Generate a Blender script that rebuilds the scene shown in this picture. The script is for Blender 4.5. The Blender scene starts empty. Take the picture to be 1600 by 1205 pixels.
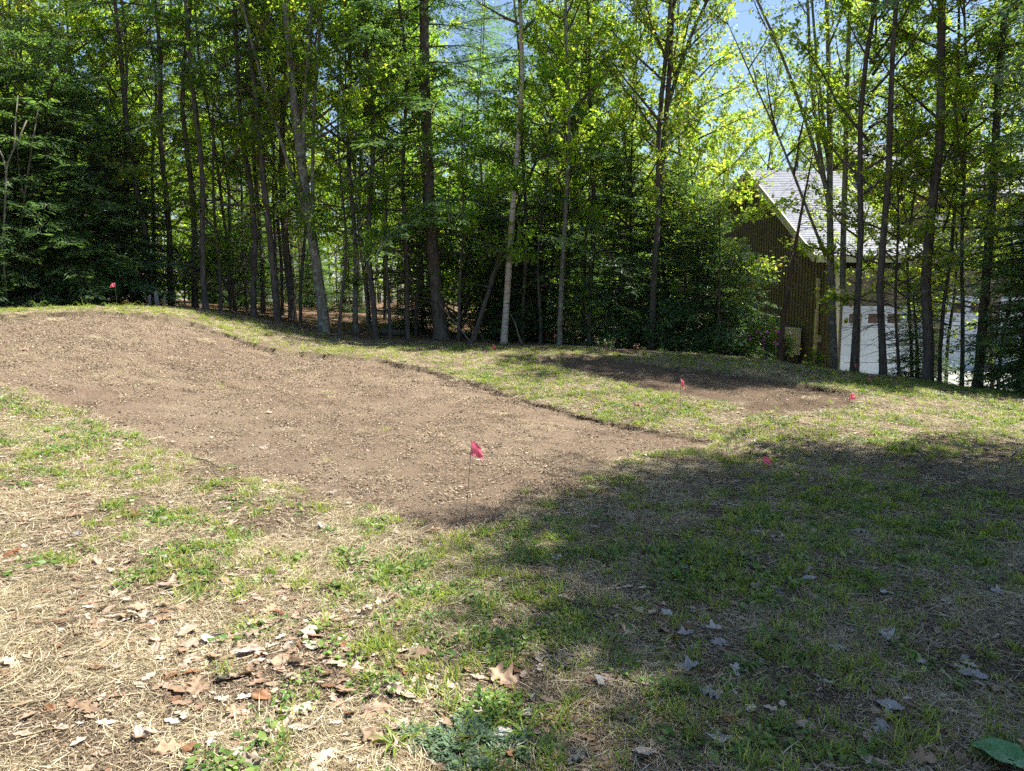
import bpy, math, random
import numpy as np
from mathutils import Vector, Matrix, Euler

scene = bpy.context.scene
COL = scene.collection
R = math.radians
PI = math.pi

# ------------------------------------------------------------------ camera, sky, sun, exposure
EYE = 1.6
PITCH = R(6.5)
FPX = 1164.0                       # focal length in pixels of the 1600 px wide photograph
cam_d = bpy.data.cameras.new('camera')
cam_d.sensor_width = 36.0
cam_d.lens = 36.0 * FPX / 1600.0
cam_d.clip_start = 0.05
cam_d.clip_end = 2000.0
cam = bpy.data.objects.new('camera', cam_d)
COL.objects.link(cam)
cam.location = (0, 0, EYE)
cam.rotation_euler = (R(90) - PITCH, 0, 0)
scene.camera = cam

SUN_AZ = R(81)                     # clockwise from +Y (straight ahead): high sun from the right
SUN_EL = R(60)
world = bpy.data.worlds.new('World')
scene.world = world
world.use_nodes = True
wn = world.node_tree.nodes
sky = wn.new('ShaderNodeTexSky')
sky.sky_type = 'NISHITA'
sky.sun_disc = False
sky.sun_elevation = SUN_EL
sky.sun_rotation = SUN_AZ
sky.air_density = 1.0
sky.dust_density = 0.8
sky.ozone_density = 2.0
world.node_tree.links.new(sky.outputs[0], wn['Background'].inputs[0])
wn['Background'].inputs[1].default_value = 0.076

sun_d = bpy.data.lights.new('sun', 'SUN')
sun_d.energy = 5.0
sun_d.angle = R(0.53)
sun_d.color = (1.0, 0.95, 0.86)
sun = bpy.data.objects.new('sun', sun_d)
COL.objects.link(sun)
sdir = Vector((math.sin(SUN_AZ) * math.cos(SUN_EL), math.cos(SUN_AZ) * math.cos(SUN_EL), math.sin(SUN_EL)))
sun.rotation_euler = sdir.to_track_quat('Z', 'Y').to_euler()
sun.location = (20, 10, 40)

scene.view_settings.view_transform = 'Standard'
scene.view_settings.look = 'None'
scene.view_settings.gamma = 1.0
scene.view_settings.exposure = 1.5
scene.view_settings.use_curve_mapping = False
scene.cycles.max_bounces = 5
scene.cycles.diffuse_bounces = 4
scene.cycles.glossy_bounces = 1
scene.cycles.transmission_bounces = 2
scene.cycles.use_adaptive_sampling = True
scene.cycles.adaptive_threshold = 0.03
scene.cycles.caustics_reflective = False
scene.cycles.caustics_refractive = False
scene.cycles.transparent_max_bounces = 4
scene.cycles.use_denoising = False

rs = np.random.RandomState(11)
random.seed(5)

# ------------------------------------------------------------------ small numeric helpers
def ray(px, py):
    a = (px - 800.0) / FPX
    b = -(py - 602.5) / FPX
    c, s = math.cos(PITCH), math.sin(PITCH)
    return np.array([a, c + b * s, -s + b * c])

def at(px, py, D):
    r = ray(px, py)
    return np.array([0, 0, EYE]) + r * (D / r[1])

def _hash(ix, iy, seed):
    h = (ix.astype(np.int64) * 374761393 + iy.astype(np.int64) * 668265263 + seed * 982451653) & 0xFFFFFFFF
    h = ((h ^ (h >> 13)) * 1274126177) & 0xFFFFFFFF
    return ((h ^ (h >> 16)) & 0xFFFF) / 65535.0

def vnoise(x, y, seed=0):
    x = np.asarray(x, float); y = np.asarray(y, float)
    ix = np.floor(x); iy = np.floor(y)
    fx = x - ix; fy = y - iy
    fx = fx * fx * (3 - 2 * fx); fy = fy * fy * (3 - 2 * fy)
    a = _hash(ix, iy, seed); b = _hash(ix + 1, iy, seed)
    c = _hash(ix, iy + 1, seed); d = _hash(ix + 1, iy + 1, seed)
    return (a * (1 - fx) + b * fx) * (1 - fy) + (c * (1 - fx) + d * fx) * fy

def fbm(x, y, scale=1.0, octv=4, seed=0):
    s = 0; amp = 0.5; f = scale; tot = 0
    for o in range(octv):
        s = s + amp * vnoise(np.asarray(x) * f + 17.3 * o, np.asarray(y) * f - 9.1 * o, seed + o)
        tot += amp; amp *= 0.5; f *= 2.03
    return s / tot

def sstep(a, b, x):
    t = np.clip((np.asarray(x, float) - a) / (b - a), 0, 1)
    return t * t * (3 - 2 * t)

# ------------------------------------------------------------------ terrain height from control points
ctrl = []
for px, py, D in [
    # near lawn
    (0, 1205, 2.45), (800, 1205, 2.5), (1600, 1205, 2.5), (0, 900, 4.2), (400, 900, 4.3), (800, 840, 5.0), (1250, 850, 4.9), (1600, 850, 4.9),
    (0, 700, 6.9), (0, 605, 8.6), (200, 690, 7.6), (420, 760, 6.4), (1090, 688, 8.8), (1350, 720, 7.9), (1600, 740, 7.2),
    # crest of the mound on the left, back edge of the big bed
    (0, 493, 13.0), (150, 488, 14.0), (260, 492, 14.8), (430, 543, 14.3), (600, 562, 14.0), (740, 595, 12.4), (900, 645, 10.6),
    (300, 600, 10.5), (560, 650, 9.2),
    # lawn edge before the wood
    (0, 484, 15.2), (150, 479, 16.2), (300, 483, 17.0), (400, 500, 17.4), (500, 524, 17.4), (620, 535, 17.4), (800, 540, 17.2), (900, 543, 16.8),
    (1000, 549, 16.3), (1170, 560, 15.7), (1300, 578, 15.0), (1450, 596, 14.2), (1600, 618, 12.8),
    (870, 556, 15.2), (1180, 592, 13.0), (1180, 645, 10.1), (1350, 640, 10.4), (1600, 670, 9.6),
    # wood floor
    (300, 478, 24.0), (560, 492, 26.0), (760, 500, 27.0),
]:
    ctrl.append(at(px, py, D))
for x, y, z in [(0, 0, 0), (-4, 0, 0.05), (5, 0, 0), (0, -8, 0), (-12, -4, 0.3), (12, -4, -0.2), (-14, 6, 1.0), (13, 5, -0.15), (14, 9, -0.25),
                (-30, 40, 1.6), (-10, 45, 1.4), (8, 45, 0.2), (30, 45, -0.7), (60, 60, -0.7), (-60, 60, 1.6), (0, 90, 1.0), (60, 0, -0.6), (-60, 0, 1.2), (0, -60, 0),
                (-22, 22, 1.6), (3, 24, 0.2), (6, 22, -0.2), (8.5, 19.0, -0.55), (8.0, 25, -0.6), (12, 17.8, -0.66), (12, 20, -0.68), (16, 17, -0.68),
                (16, 21, -0.68), (22, 20, -0.68), (22, 30, -0.68), (13, 30, -0.68), (19, 15, -0.62), (24, 14, -0.6)]:
    ctrl.append(np.array([x, y, z], float))
ctrl = np.array(ctrl)

def _tps(r2):
    return np.where(r2 > 1e-12, 0.5 * r2 * np.log(np.maximum(r2, 1e-12)), 0)

_n = len(ctrl)
_d2 = ((ctrl[:, None, :2] - ctrl[None, :, :2]) ** 2).sum(-1)
_K = _tps(_d2) + np.eye(_n) * 0.35
_P = np.hstack([np.ones((_n, 1)), ctrl[:, :2]])
_A = np.zeros((_n + 3, _n + 3)); _A[:_n, :_n] = _K; _A[:_n, _n:] = _P; _A[_n:, :_n] = _P.T
_w = np.linalg.solve(_A, np.concatenate([ctrl[:, 2], np.zeros(3)]))

def H0(x, y):
    x = np.asarray(x, float); y = np.asarray(y, float)
    sh = x.shape
    q = np.stack([np.clip(x.ravel(), -70, 70), np.clip(y.ravel(), -60, 90)], 1)
    out = np.empty(len(q))
    for i in range(0, len(q), 20000):
        c = q[i:i + 20000]
        d2 = ((c[:, None, :] - ctrl[None, :, :2]) ** 2).sum(-1)
        out[i:i + 20000] = _tps(d2) @ _w[:_n] + _w[_n] + c @ _w[_n + 1:]
    return np.clip(out, -0.9, 2.6).reshape(sh)

def H(x, y):
    return H0(x, y) + (fbm(x, y, 0.9, 3, 40) - 0.5) * 0.05

def Hs(x, y):
    return float(H(np.array([x]), np.array([y]))[0])

def hit(px, py):
    """point where the sight line through a pixel meets the terrain"""
    r = ray(px, py)
    D = np.linspace(1.8, 40, 1500)
    x = r[0] / r[1] * D
    z = EYE + r[2] / r[1] * D
    below = z <= H0(x, D)
    i = int(np.argmax(below)) if below.any() else len(D) - 1
    return np.array([x[i], D[i]])

BED_BIG = np.array([hit(*p) for p in [(-60, 494), (60, 490), (150, 487), (260, 496), (330, 515), (430, 546), (520, 556), (600, 563), (660, 574), (720, 592), (800, 618), (880, 640), (980, 663),
                                      (1118, 692), (1010, 710), (930, 742), (850, 775), (790, 806), (720, 838), (620, 815), (520, 778), (400, 745), (300, 712), (200, 680), (120, 645), (60, 618), (-60, 595)]])
BED_FAR = np.array([hit(*p) for p in [(835, 562), (880, 552), (960, 562), (1100, 580), (1200, 594), (1290, 608), (1350, 622), (1335, 635), (1280, 646), (1180, 645), (1080, 622), (960, 595), (890, 578)]])
EDGE = np.array([hit(*p) for p in [(-80, 486), (0, 484), (150, 480), (300, 484), (400, 501), (500, 525), (620, 536), (800, 541), (900, 544), (1000, 550), (1170, 561), (1300, 579), (1450, 597), (1600, 619), (1700, 640)]])

def inside(poly, x, y):
    x = np.asarray(x); y = np.asarray(y)
    res = np.zeros(x.shape, bool)
    j = len(poly) - 1
    for i in range(len(poly)):
        xi, yi = poly[i]; xj, yj = poly[j]
        c = ((yi > y) != (yj > y)) & (x < (xj - xi) * (y - yi) / (yj - yi + 1e-12) + xi)
        res ^= c
        j = i
    return res

def warp(x, y, amp=0.17):
    return (x + (fbm(x, y, 1.3, 5, 71) - 0.5) * 2 * amp + (fbm(x, y, 7, 2, 72) - 0.5) * 0.16, y + (fbm(x, y, 1.3, 5, 83) - 0.5) * 2 * amp + (fbm(x, y, 7, 2, 84) - 0.5) * 0.16)

def bed_mask(x, y):
    wx, wy = warp(x, y)
    return inside(BED_BIG, wx, wy), inside(BED_FAR, wx, wy)

_ea = np.arctan2(EDGE[:, 0], EDGE[:, 1]); _er = np.hypot(EDGE[:, 0], EDGE[:, 1])
def beyond_edge(x, y):
    """metres past the lawn edge, towards the wood"""
    a = np.arctan2(x, y); r = np.hypot(x, y)
    return r - np.interp(a, _ea, _er)

# ------------------------------------------------------------------ mesh builder
class MB:
    def __init__(self):
        self.v = []; self.f = []; self.n = 0
    def add(self, v, f, m=0):
        v = np.asarray(v, float).reshape(-1, 3); f = np.asarray(f, np.int64)
        self.v.append(v); self.f.append((f + self.n, m)); self.n += len(v)
    def arrays(self):
        return np.concatenate(self.v), self.f
    def put(self, other, M):
        """add a transformed copy of another builder"""
        v, fs = other
        M = np.array(M)
        self.v.append(v @ M[:3, :3].T + M[:3, 3])
        for f, m in fs:
            self.f.append((f + self.n, m))
        self.n += len(v)
    def mesh(self, name, mats, smooth=False):
        me = bpy.data.meshes.new(name)
        v = np.concatenate(self.v)
        me.vertices.add(len(v)); me.vertices.foreach_set('co', v.ravel().astype(np.float32))
        loops = np.concatenate([f.ravel() for f, m in self.f])
        tot = np.concatenate([np.full(len(f), f.shape[1]) for f, m in self.f])
        mat = np.concatenate([np.full(len(f), m) for f, m in self.f])
        start = np.concatenate([[0], np.cumsum(tot)[:-1]])
        me.loops.add(len(loops)); me.loops.foreach_set('vertex_index', loops.astype(np.int32))
        me.polygons.add(len(tot)); me.polygons.foreach_set('loop_start', start.astype(np.int32))
        me.polygons.foreach_set('loop_total', tot.astype(np.int32))
        me.polygons.foreach_set('material_index', mat.astype(np.int32))
        me.polygons.foreach_set('use_smooth', np.full(len(tot), bool(smooth)))
        for m in mats:
            me.materials.append(m)
        me.update(calc_edges=True)
        return me
    def tube(self, pts, rad, k=5, m=0):
        pts = np.asarray(pts, float); n = len(pts)
        rad = np.broadcast_to(np.asarray(rad, float), (n,))
        t = np.gradient(pts, axis=0); t /= np.linalg.norm(t, axis=1, keepdims=True) + 1e-9
        ref = np.array([0.0, 0, 1]) if abs(t[:, 2]).mean() < 0.8 else np.array([1.0, 0, 0])
        a = np.cross(t, ref); a /= np.linalg.norm(a, axis=1, keepdims=True) + 1e-9
        b = np.cross(t, a)
        ang = np.arange(k) * 2 * PI / k
        ring = pts[:, None] + rad[:, None, None] * (np.cos(ang)[None, :, None] * a[:, None] + np.sin(ang)[None, :, None] * b[:, None])
        i = np.arange(n - 1)[:, None] * k; j = np.arange(k)[None]
        j2 = (j + 1) % k
        f = np.stack([i + j, i + j2, i + k + j2, i + k + j], -1).reshape(-1, 4)
        base = self.n
        self.add(ring.reshape(-1, 3), f, m)
        self.f.append((np.array([list(range(base + (n - 1) * k, base + n * k))]), m))
    def box(self, lo, hi, m=0):
        x0, y0, z0 = lo; x1, y1, z1 = hi
        v = [(x0, y0, z0), (x1, y0, z0), (x1, y1, z0), (x0, y1, z0), (x0, y0, z1), (x1, y0, z1), (x1, y1, z1), (x0, y1, z1)]
        self.add(v, [(0, 3, 2, 1), (4, 5, 6, 7), (0, 1, 5, 4), (1, 2, 6, 5), (2, 3, 7, 6), (3, 0, 4, 7)], m)
    def cards(self, P, A, N, size, shape, m=0, bend=0.0):
        """many small faces: P base points, A axis, N normal, shape (k,3): along, across, up"""
        P = np.asarray(P); A = A / (np.linalg.norm(A, axis=1, keepdims=True) + 1e-9)
        B = np.cross(N, A); B /= np.linalg.norm(B, axis=1, keepdims=True) + 1e-9
        C = np.cross(A, B)
        s = np.asarray(size).reshape(-1, 1, 1)
        sh = np.asarray(shape, float)
        v = P[:, None] + s * (sh[None, :, 0:1] * A[:, None] + sh[None, :, 1:2] * B[:, None] + sh[None, :, 2:3] * C[:, None])
        k = len(sh)
        f = np.arange(len(P) * k).reshape(-1, k)
        self.add(v.reshape(-1, 3), f, m)

def link(name, me, parent=None):
    o = bpy.data.objects.new(name, me); COL.objects.link(o)
    if parent is not None:
        o.parent = parent
    return o

def tag(o, label=None, cat=None, group=None, kind=None):
    if label: o['label'] = label
    if cat: o['category'] = cat
    if group: o['group'] = group
    if kind: o['kind'] = kind
    return o

def empty(name, loc, rot=(0, 0, 0)):
    o = bpy.data.objects.new(name, None); COL.objects.link(o)
    o.empty_display_size = 0.2
    o.location = loc; o.rotation_euler = rot
    return o

# ------------------------------------------------------------------ materials
def new_mat(name):
    m = bpy.data.materials.new(name); m.use_nodes = True
    nt = m.node_tree
    return m, nt, nt.nodes['Principled BSDF'], nt.nodes['Material Output']

def ramp(nt, src, stops):
    r = nt.nodes.new('ShaderNodeValToRGB')
    e = r.color_ramp.elements
    while len(e) < len(stops): e.new(0.5)
    for el, (p, c) in zip(e, stops):
        el.position = p; el.color = (*c, 1)
    nt.links.new(src, r.inputs[0])
    return r.outputs[0]

def noise(nt, scale, detail=4, rough=0.6, vec=None, out=0):
    n = nt.nodes.new('ShaderNodeTexNoise'); n.inputs['Scale'].default_value = scale
    n.inputs['Detail'].default_value = detail; n.inputs['Roughness'].default_value = rough
    if vec is None:
        g = nt.nodes.new('ShaderNodeNewGeometry'); vec = g.outputs['Position']
    nt.links.new(vec, n.inputs['Vector'])
    return n.outputs[out]

def objco(nt):
    return nt.nodes.new('ShaderNodeTexCoord').outputs['Object']

def mixc(nt, fac, a, b, mode='MIX'):
    n = nt.nodes.new('ShaderNodeMix'); n.data_type = 'RGBA'; n.blend_type = mode
    for s, v in ((n.inputs[0], fac), (n.inputs[6], a), (n.inputs[7], b)):
        if isinstance(v, (int, float)): s.default_value = v
        elif isinstance(v, tuple): s.default_value = (*v, 1)
        else: nt.links.new(v, s)
    return n.outputs[2]

def bump(nt, bsdf, h, strength=0.5, dist=0.02):
    b = nt.nodes.new('ShaderNodeBump'); b.inputs['Strength'].default_value = strength; b.inputs['Distance'].default_value = dist
    nt.links.new(h, b.inputs['Height']); nt.links.new(b.outputs[0], bsdf.inputs['Normal'])

def foliage_mat(name, stops, trans=0.45, tint=1.5, rough=0.55, spec=0.25, objvar=0.25):
    """leaves: every leaf (mesh island) has its own colour; light passes through"""
    m, nt, b, out = new_mat(name)
    g = nt.nodes.new('ShaderNodeNewGeometry')
    c = ramp(nt, g.outputs['Random Per Island'], stops)
    oi = nt.nodes.new('ShaderNodeObjectInfo')
    hs = nt.nodes.new('ShaderNodeHueSaturation')
    mr = nt.nodes.new('ShaderNodeMapRange'); nt.links.new(oi.outputs['Random'], mr.inputs[0])
    mr.inputs[3].default_value = 1 - objvar; mr.inputs[4].default_value = 1 + objvar
    nt.links.new(mr.outputs[0], hs.inputs['Value']); nt.links.new(c, hs.inputs['Color'])
    c = hs.outputs[0]
    nt.links.new(c, b.inputs['Base Color']); b.inputs['Roughness'].default_value = rough
    b.inputs['Specular IOR Level'].default_value = spec
    t = nt.nodes.new('ShaderNodeBsdfTranslucent')
    c2 = mixc(nt, 1.0, c, (tint, tint * 1.05, tint * 0.5), 'MULTIPLY')
    nt.links.new(c2, t.inputs[0])
    mx = nt.nodes.new('ShaderNodeMixShader'); mx.inputs[0].default_value = trans
    nt.links.new(b.outputs[0], mx.inputs[1]); nt.links.new(t.outputs[0], mx.inputs[2])
    nt.links.new(mx.outputs[0], out.inputs[0])
    return m

def plain_mat(name, col, rough=0.7, var=0.15, scale=8, bmp=0.0, spec=0.3):
    m, nt, b, out = new_mat(name)
    n = noise(nt, scale, 5, 0.65, objco(nt))
    lo = tuple(c * (1 - var) for c in col); hi = tuple(min(1, c * (1 + var)) for c in col)
    nt.links.new(ramp(nt, n, [(0.3, lo), (0.7, hi)]), b.inputs['Base Color'])
    b.inputs['Roughness'].default_value = rough; b.inputs['Specular IOR Level'].default_value = spec
    if bmp: bump(nt, b, n, bmp, 0.01)
    return m

def bark_mat(name, c0, c1, lichen=None, zs=0.25, scale=14):
    m, nt, b, out = new_mat(name)
    co = objco(nt)
    mp = nt.nodes.new('ShaderNodeMapping'); mp.inputs['Scale'].default_value = (1, 1, zs)
    nt.links.new(co, mp.inputs[0])
    n = noise(nt, scale, 6, 0.7, mp.outputs[0])
    c = ramp(nt, n, [(0.32, c0), (0.62, c1)])
    if lichen:
        n2 = noise(nt, 9, 6, 0.75, co)
        k = nt.nodes.new('ShaderNodeMapRange'); nt.links.new(n2, k.inputs[0]); k.inputs[1].default_value = 0.52; k.inputs[2].default_value = 0.6
        c = mixc(nt, k.outputs[0], c, lichen)
    nt.links.new(c, b.inputs['Base Color']); b.inputs['Roughness'].default_value = 0.9
    b.inputs['Specular IOR Level'].default_value = 0.15
    bump(nt, b, n, 0.8, 0.03)
    return m

M_BARK = bark_mat('bark_dark', (0.034, 0.03, 0.026), (0.125, 0.112, 0.097))
M_BARK_RED = bark_mat('bark_reddish', (0.03, 0.02, 0.015), (0.11, 0.072, 0.05))
M_BARK_GREY = bark_mat('bark_grey', (0.07, 0.065, 0.055), (0.19, 0.18, 0.15), (0.26, 0.28, 0.22))
M_TWIG = bark_mat('twig_bark', (0.05, 0.042, 0.034), (0.12, 0.105, 0.085))
M_DEADTWIG = bark_mat('dead_twig_bark', (0.08, 0.07, 0.06), (0.20, 0.18, 0.155))

def birch_mat():
    m, nt, b, out = new_mat('birch_bark')
    co = objco(nt)
    mp = nt.nodes.new('ShaderNodeMapping'); mp.inputs['Scale'].default_value = (3, 3, 22)
    nt.links.new(co, mp.inputs[0])
    n = noise(nt, 1.3, 5, 0.6, mp.outputs[0])
    c = ramp(nt, n, [(0.30, (0.05, 0.04, 0.035)), (0.42, (0.30, 0.27, 0.235)), (0.6, (0.46, 0.43, 0.38))])
    n2 = noise(nt, 1.6, 4, 0.6, co)
    k = nt.nodes.new('ShaderNodeMapRange'); nt.links.new(n2, k.inputs[0]); k.inputs[1].default_value = 0.45; k.inputs[2].default_value = 0.62
    c = mixc(nt, k.outputs[0], c, mixc(nt, 0.55, c, (0.42, 0.24, 0.15)))
    nt.links.new(c, b.inputs['Base Color']); b.inputs['Roughness'].default_value = 0.75
    bump(nt, b, n, 0.4, 0.01)
    return m
M_BIRCH = birch_mat()

M_MAPLE = foliage_mat('maple_leaves', [(0.0, (0.125, 0.205, 0.025)), (0.5, (0.19, 0.285, 0.034)), (0.85, (0.27, 0.325, 0.04)), (1.0, (0.34, 0.31, 0.055))], 0.6, 2.5)
M_MAPLE_Y = foliage_mat('maple_leaves_yellow', [(0.0, (0.12, 0.20, 0.03)), (0.5, (0.19, 0.265, 0.045)), (0.8, (0.26, 0.30, 0.06)), (1.0, (0.33, 0.27, 0.08))], 0.58, 2.1)
M_GREENLEAF = foliage_mat('broad_leaves', [(0.0, (0.08, 0.16, 0.02)), (0.6, (0.13, 0.22, 0.03)), (1.0, (0.2, 0.27, 0.04))], 0.55, 2.4)
M_HEMLOCK = foliage_mat('hemlock_needles', [(0.0, (0.05, 0.10, 0.045)), (0.6, (0.09, 0.16, 0.065)), (1.0, (0.14, 0.215, 0.08))], 0.42, 2.2, 0.42, 0.6)

# ------------------------------------------------------------------ ground
def ground_mat():
    m, nt, b, out = new_mat('lawn_soil')
    g = nt.nodes.new('ShaderNodeNewGeometry'); pos = g.outputs['Position']
    n1 = noise(nt, 1.1, 5, 0.6, pos); n2 = noise(nt, 38, 6, 0.75, pos); n3 = noise(nt, 210, 3, 0.7, pos)
    soil = ramp(nt, n2, [(0.25, (0.07, 0.05, 0.036)), (0.5, (0.15, 0.115, 0.078)), (0.75, (0.26, 0.205, 0.14))])
    straw = ramp(nt, n3, [(0.3, (0.12, 0.09, 0.058)), (0.7, (0.32, 0.26, 0.17))])
    k = nt.nodes.new('ShaderNodeMapRange'); nt.links.new(n1, k.inputs[0]); k.inputs[1].default_value = 0.35; k.inputs[2].default_value = 0.6
    c = mixc(nt, k.outputs[0], soil, straw)
    v = nt.nodes.new('ShaderNodeTexVoronoi'); v.inputs['Scale'].default_value = 17; nt.links.new(pos, v.inputs['Vector'])
    lit = ramp(nt, v.outputs['Color'], [(0.1, (0.07, 0.045, 0.03)), (0.45, (0.16, 0.095, 0.06)), (0.9, (0.33, 0.22, 0.15))])
    at_ = nt.nodes.new('ShaderNodeAttribute'); at_.attribute_name = 'litter'
    c = mixc(nt, at_.outputs['Fac'], c, lit)
    nt.links.new(c, b.inputs['Base Color']); b.inputs['Roughness'].default_value = 0.95
    b.inputs['Specular IOR Level'].default_value = 0.1
    ad = nt.nodes.new('ShaderNodeMath'); ad.operation = 'ADD'
    nt.links.new(n2, ad.inputs[0]); nt.links.new(n3, ad.inputs[1])
    bump(nt, b, ad.outputs[0], 1.0, 0.02)
    return m

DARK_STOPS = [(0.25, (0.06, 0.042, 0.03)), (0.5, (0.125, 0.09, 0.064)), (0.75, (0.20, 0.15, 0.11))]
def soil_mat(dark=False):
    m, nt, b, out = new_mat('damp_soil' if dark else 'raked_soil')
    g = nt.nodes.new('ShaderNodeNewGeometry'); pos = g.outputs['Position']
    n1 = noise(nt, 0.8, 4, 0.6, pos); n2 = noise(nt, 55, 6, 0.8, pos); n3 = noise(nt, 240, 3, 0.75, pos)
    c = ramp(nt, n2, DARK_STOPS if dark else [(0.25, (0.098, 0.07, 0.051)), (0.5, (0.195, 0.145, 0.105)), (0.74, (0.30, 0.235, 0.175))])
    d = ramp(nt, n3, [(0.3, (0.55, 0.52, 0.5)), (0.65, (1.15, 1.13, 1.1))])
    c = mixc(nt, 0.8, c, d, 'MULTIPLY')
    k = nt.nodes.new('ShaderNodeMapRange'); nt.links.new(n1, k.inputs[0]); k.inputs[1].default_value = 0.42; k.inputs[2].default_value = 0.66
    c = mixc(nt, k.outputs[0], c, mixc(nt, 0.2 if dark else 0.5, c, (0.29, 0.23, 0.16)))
    nt.links.new(c, b.inputs['Base Color']); b.inputs['Roughness'].default_value = 0.95
    b.inputs['Specular IOR Level'].default_value = 0.1
    ad = nt.nodes.new('ShaderNodeMath'); ad.operation = 'ADD'
    nt.links.new(n2, ad.inputs[0]); nt.links.new(n3, ad.inputs[1])
    bump(nt, b, ad.outputs[0], 1.0, 0.015)
    return m

M_GROUND = ground_mat()
M_SOIL = soil_mat()
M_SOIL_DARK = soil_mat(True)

def graded(lo, hi, step, far_lo, far_hi, g=1.16):
    mid = list(np.arange(lo, hi + 1e-6, step))
    a = []; s = step; p = lo
    while p > far_lo:
        s *= g; p -= s; a.append(p)
    b = []; s = step; p = mid[-1]
    while p < far_hi:
        s *= g; p += s; b.append(p)
    return np.array(a[::-1] + mid + b)

gx = graded(-11.5, 10.5, 0.062, -600, 600)
gy = graded(1.6, 17.6, 0.058, -300, 900)
GX, GY = np.meshgrid(gx, gy)
mB, mF = bed_mask(GX, GY)
mBED = mB | mF
GH = H(GX, GY)
fine = (fbm(GX, GY, 9, 3, 3) - 0.5) * 0.022
bey = beyond_edge(GX, GY)
cut = np.where(mF, 0.05, 0.02 + 0.075 * sstep(7, 11.5, GY))
lip = 0.0
Zg = GH + fine - np.where(mBED, cut + 0.07, 0)
nY, nX = GX.shape
idx = np.arange(nY * nX).reshape(nY, nX)
F = np.stack([idx[:-1, :-1], idx[:-1, 1:], idx[1:, 1:], idx[1:, :-1]], -1).reshape(-1, 4)
mb = MB(); mb.add(np.stack([GX, GY, Zg], -1).reshape(-1, 3), F)
me = mb.mesh('ground', [M_GROUND], True)
a = me.attributes.new('litter', 'FLOAT', 'POINT')
lit = np.clip(sstep(-0.3, 0.8, bey + (fbm(GX, GY, 0.8, 3, 9) - 0.5) * 1.6), 0, 1)
a.data.foreach_set('value', lit.ravel().astype(np.float32))
ground = tag(link('ground', me), 'patchy lawn and leaf covered wood floor sloping up on one side', 'ground', kind='structure')

def build_bed(mask, name, label, depth_arr, seed):
    dil = mask.copy()
    dil[1:] |= mask[:-1]; dil[:-1] |= mask[1:]; dil[:, 1:] |= dil[:, :-1].copy(); dil[:, :-1] |= dil[:, 1:].copy()
    d2 = dil.copy(); d2[1:] |= dil[:-1]; d2[:-1] |= dil[1:]
    keep = (d2[:-1, :-1] & d2[:-1, 1:] & d2[1:, 1:] & d2[1:, :-1]).ravel()
    Z = GH - np.where(mask, depth_arr, depth_arr + 0.05) + (fbm(GX, GY, 5, 5, seed) - 0.5) * 0.045 + (fbm(GX, GY, 16, 2, seed + 7) - 0.5) * 0.014 + 0.006 * np.sin((GX * 0.9 + GY * 0.45) * 21 + 5 * fbm(GX, GY, 0.8, 2, 12)) * sstep(0.45, 0.6, fbm(GX, GY, 0.6, 2, 13))
    Fk = F[keep]
    u, inv = np.unique(Fk, return_inverse=True)
    V = np.stack([GX, GY, Z], -1).reshape(-1, 3)[u]
    b = MB(); b.add(V, inv.reshape(Fk.shape))
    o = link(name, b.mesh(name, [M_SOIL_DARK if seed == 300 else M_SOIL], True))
    tag(o, label, 'soil bed', kind='structure')
    return Z
cutall_B = 0.02 + 0.075 * sstep(7, 11.5, GY) * (0.45 + 0.55 * sstep(0.35, 0.62, fbm(GX, GY, 1.6, 3, 44)))
ZB = build_bed(mB, 'soil_bed', 'large bed of raked bare soil on the mound', cutall_B, 200)
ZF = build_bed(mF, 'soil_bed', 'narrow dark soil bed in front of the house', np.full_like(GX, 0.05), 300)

def bedz(x, y):
    """height of the soil surface inside the beds"""
    d = np.where(inside(BED_FAR, x, y), 0.05, 0.02 + 0.075 * sstep(7, 11.5, y) * (0.45 + 0.55 * sstep(0.35, 0.62, fbm(x, y, 1.6, 3, 44))))
    return H(x, y) - d + (fbm(x, y, 5, 5, 200) - 0.5) * 0.045 + (fbm(x, y, 16, 2, 207) - 0.5) * 0.014

def gz(x, y):
    return H(x, y) + (fbm(x, y, 9, 3, 3) - 0.5) * 0.022

# driveway of pale concrete
dx = np.linspace(7.5, 40, 60); dy = np.linspace(15.4, 36, 50)
DX, DY = np.meshgrid(dx, dy)
DY = DY - np.where(DY < 16, 0, 0)
DH = H0(DX, DY)
DZ = np.full_like(DH, -0.60) + 0.01 * (fbm(DX, DY, 0.5, 2, 5) - 0.5)
i2 = np.arange(DX.size).reshape(DX.shape)
F2 = np.stack([i2[:-1, :-1], i2[:-1, 1:], i2[1:, 1:], i2[1:, :-1]], -1).reshape(-1, 4)
ok = ((beyond_edge(DX, DY) > 0.5) & (DH < -0.40)).ravel()
F2 = F2[ok[F2].all(1)]
u, inv = np.unique(F2, return_inverse=True)
mb = MB(); mb.add(np.stack([DX, DY, DZ], -1).reshape(-1, 3)[u], inv.reshape(F2.shape))
M_CONC = plain_mat('concrete', (0.32, 0.315, 0.30), 0.9, 0.2, 3, 0.2)
tag(link('driveway', mb.mesh('driveway', [M_CONC], True)), 'pale concrete driveway below the garage doors', 'driveway', kind='structure')


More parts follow.
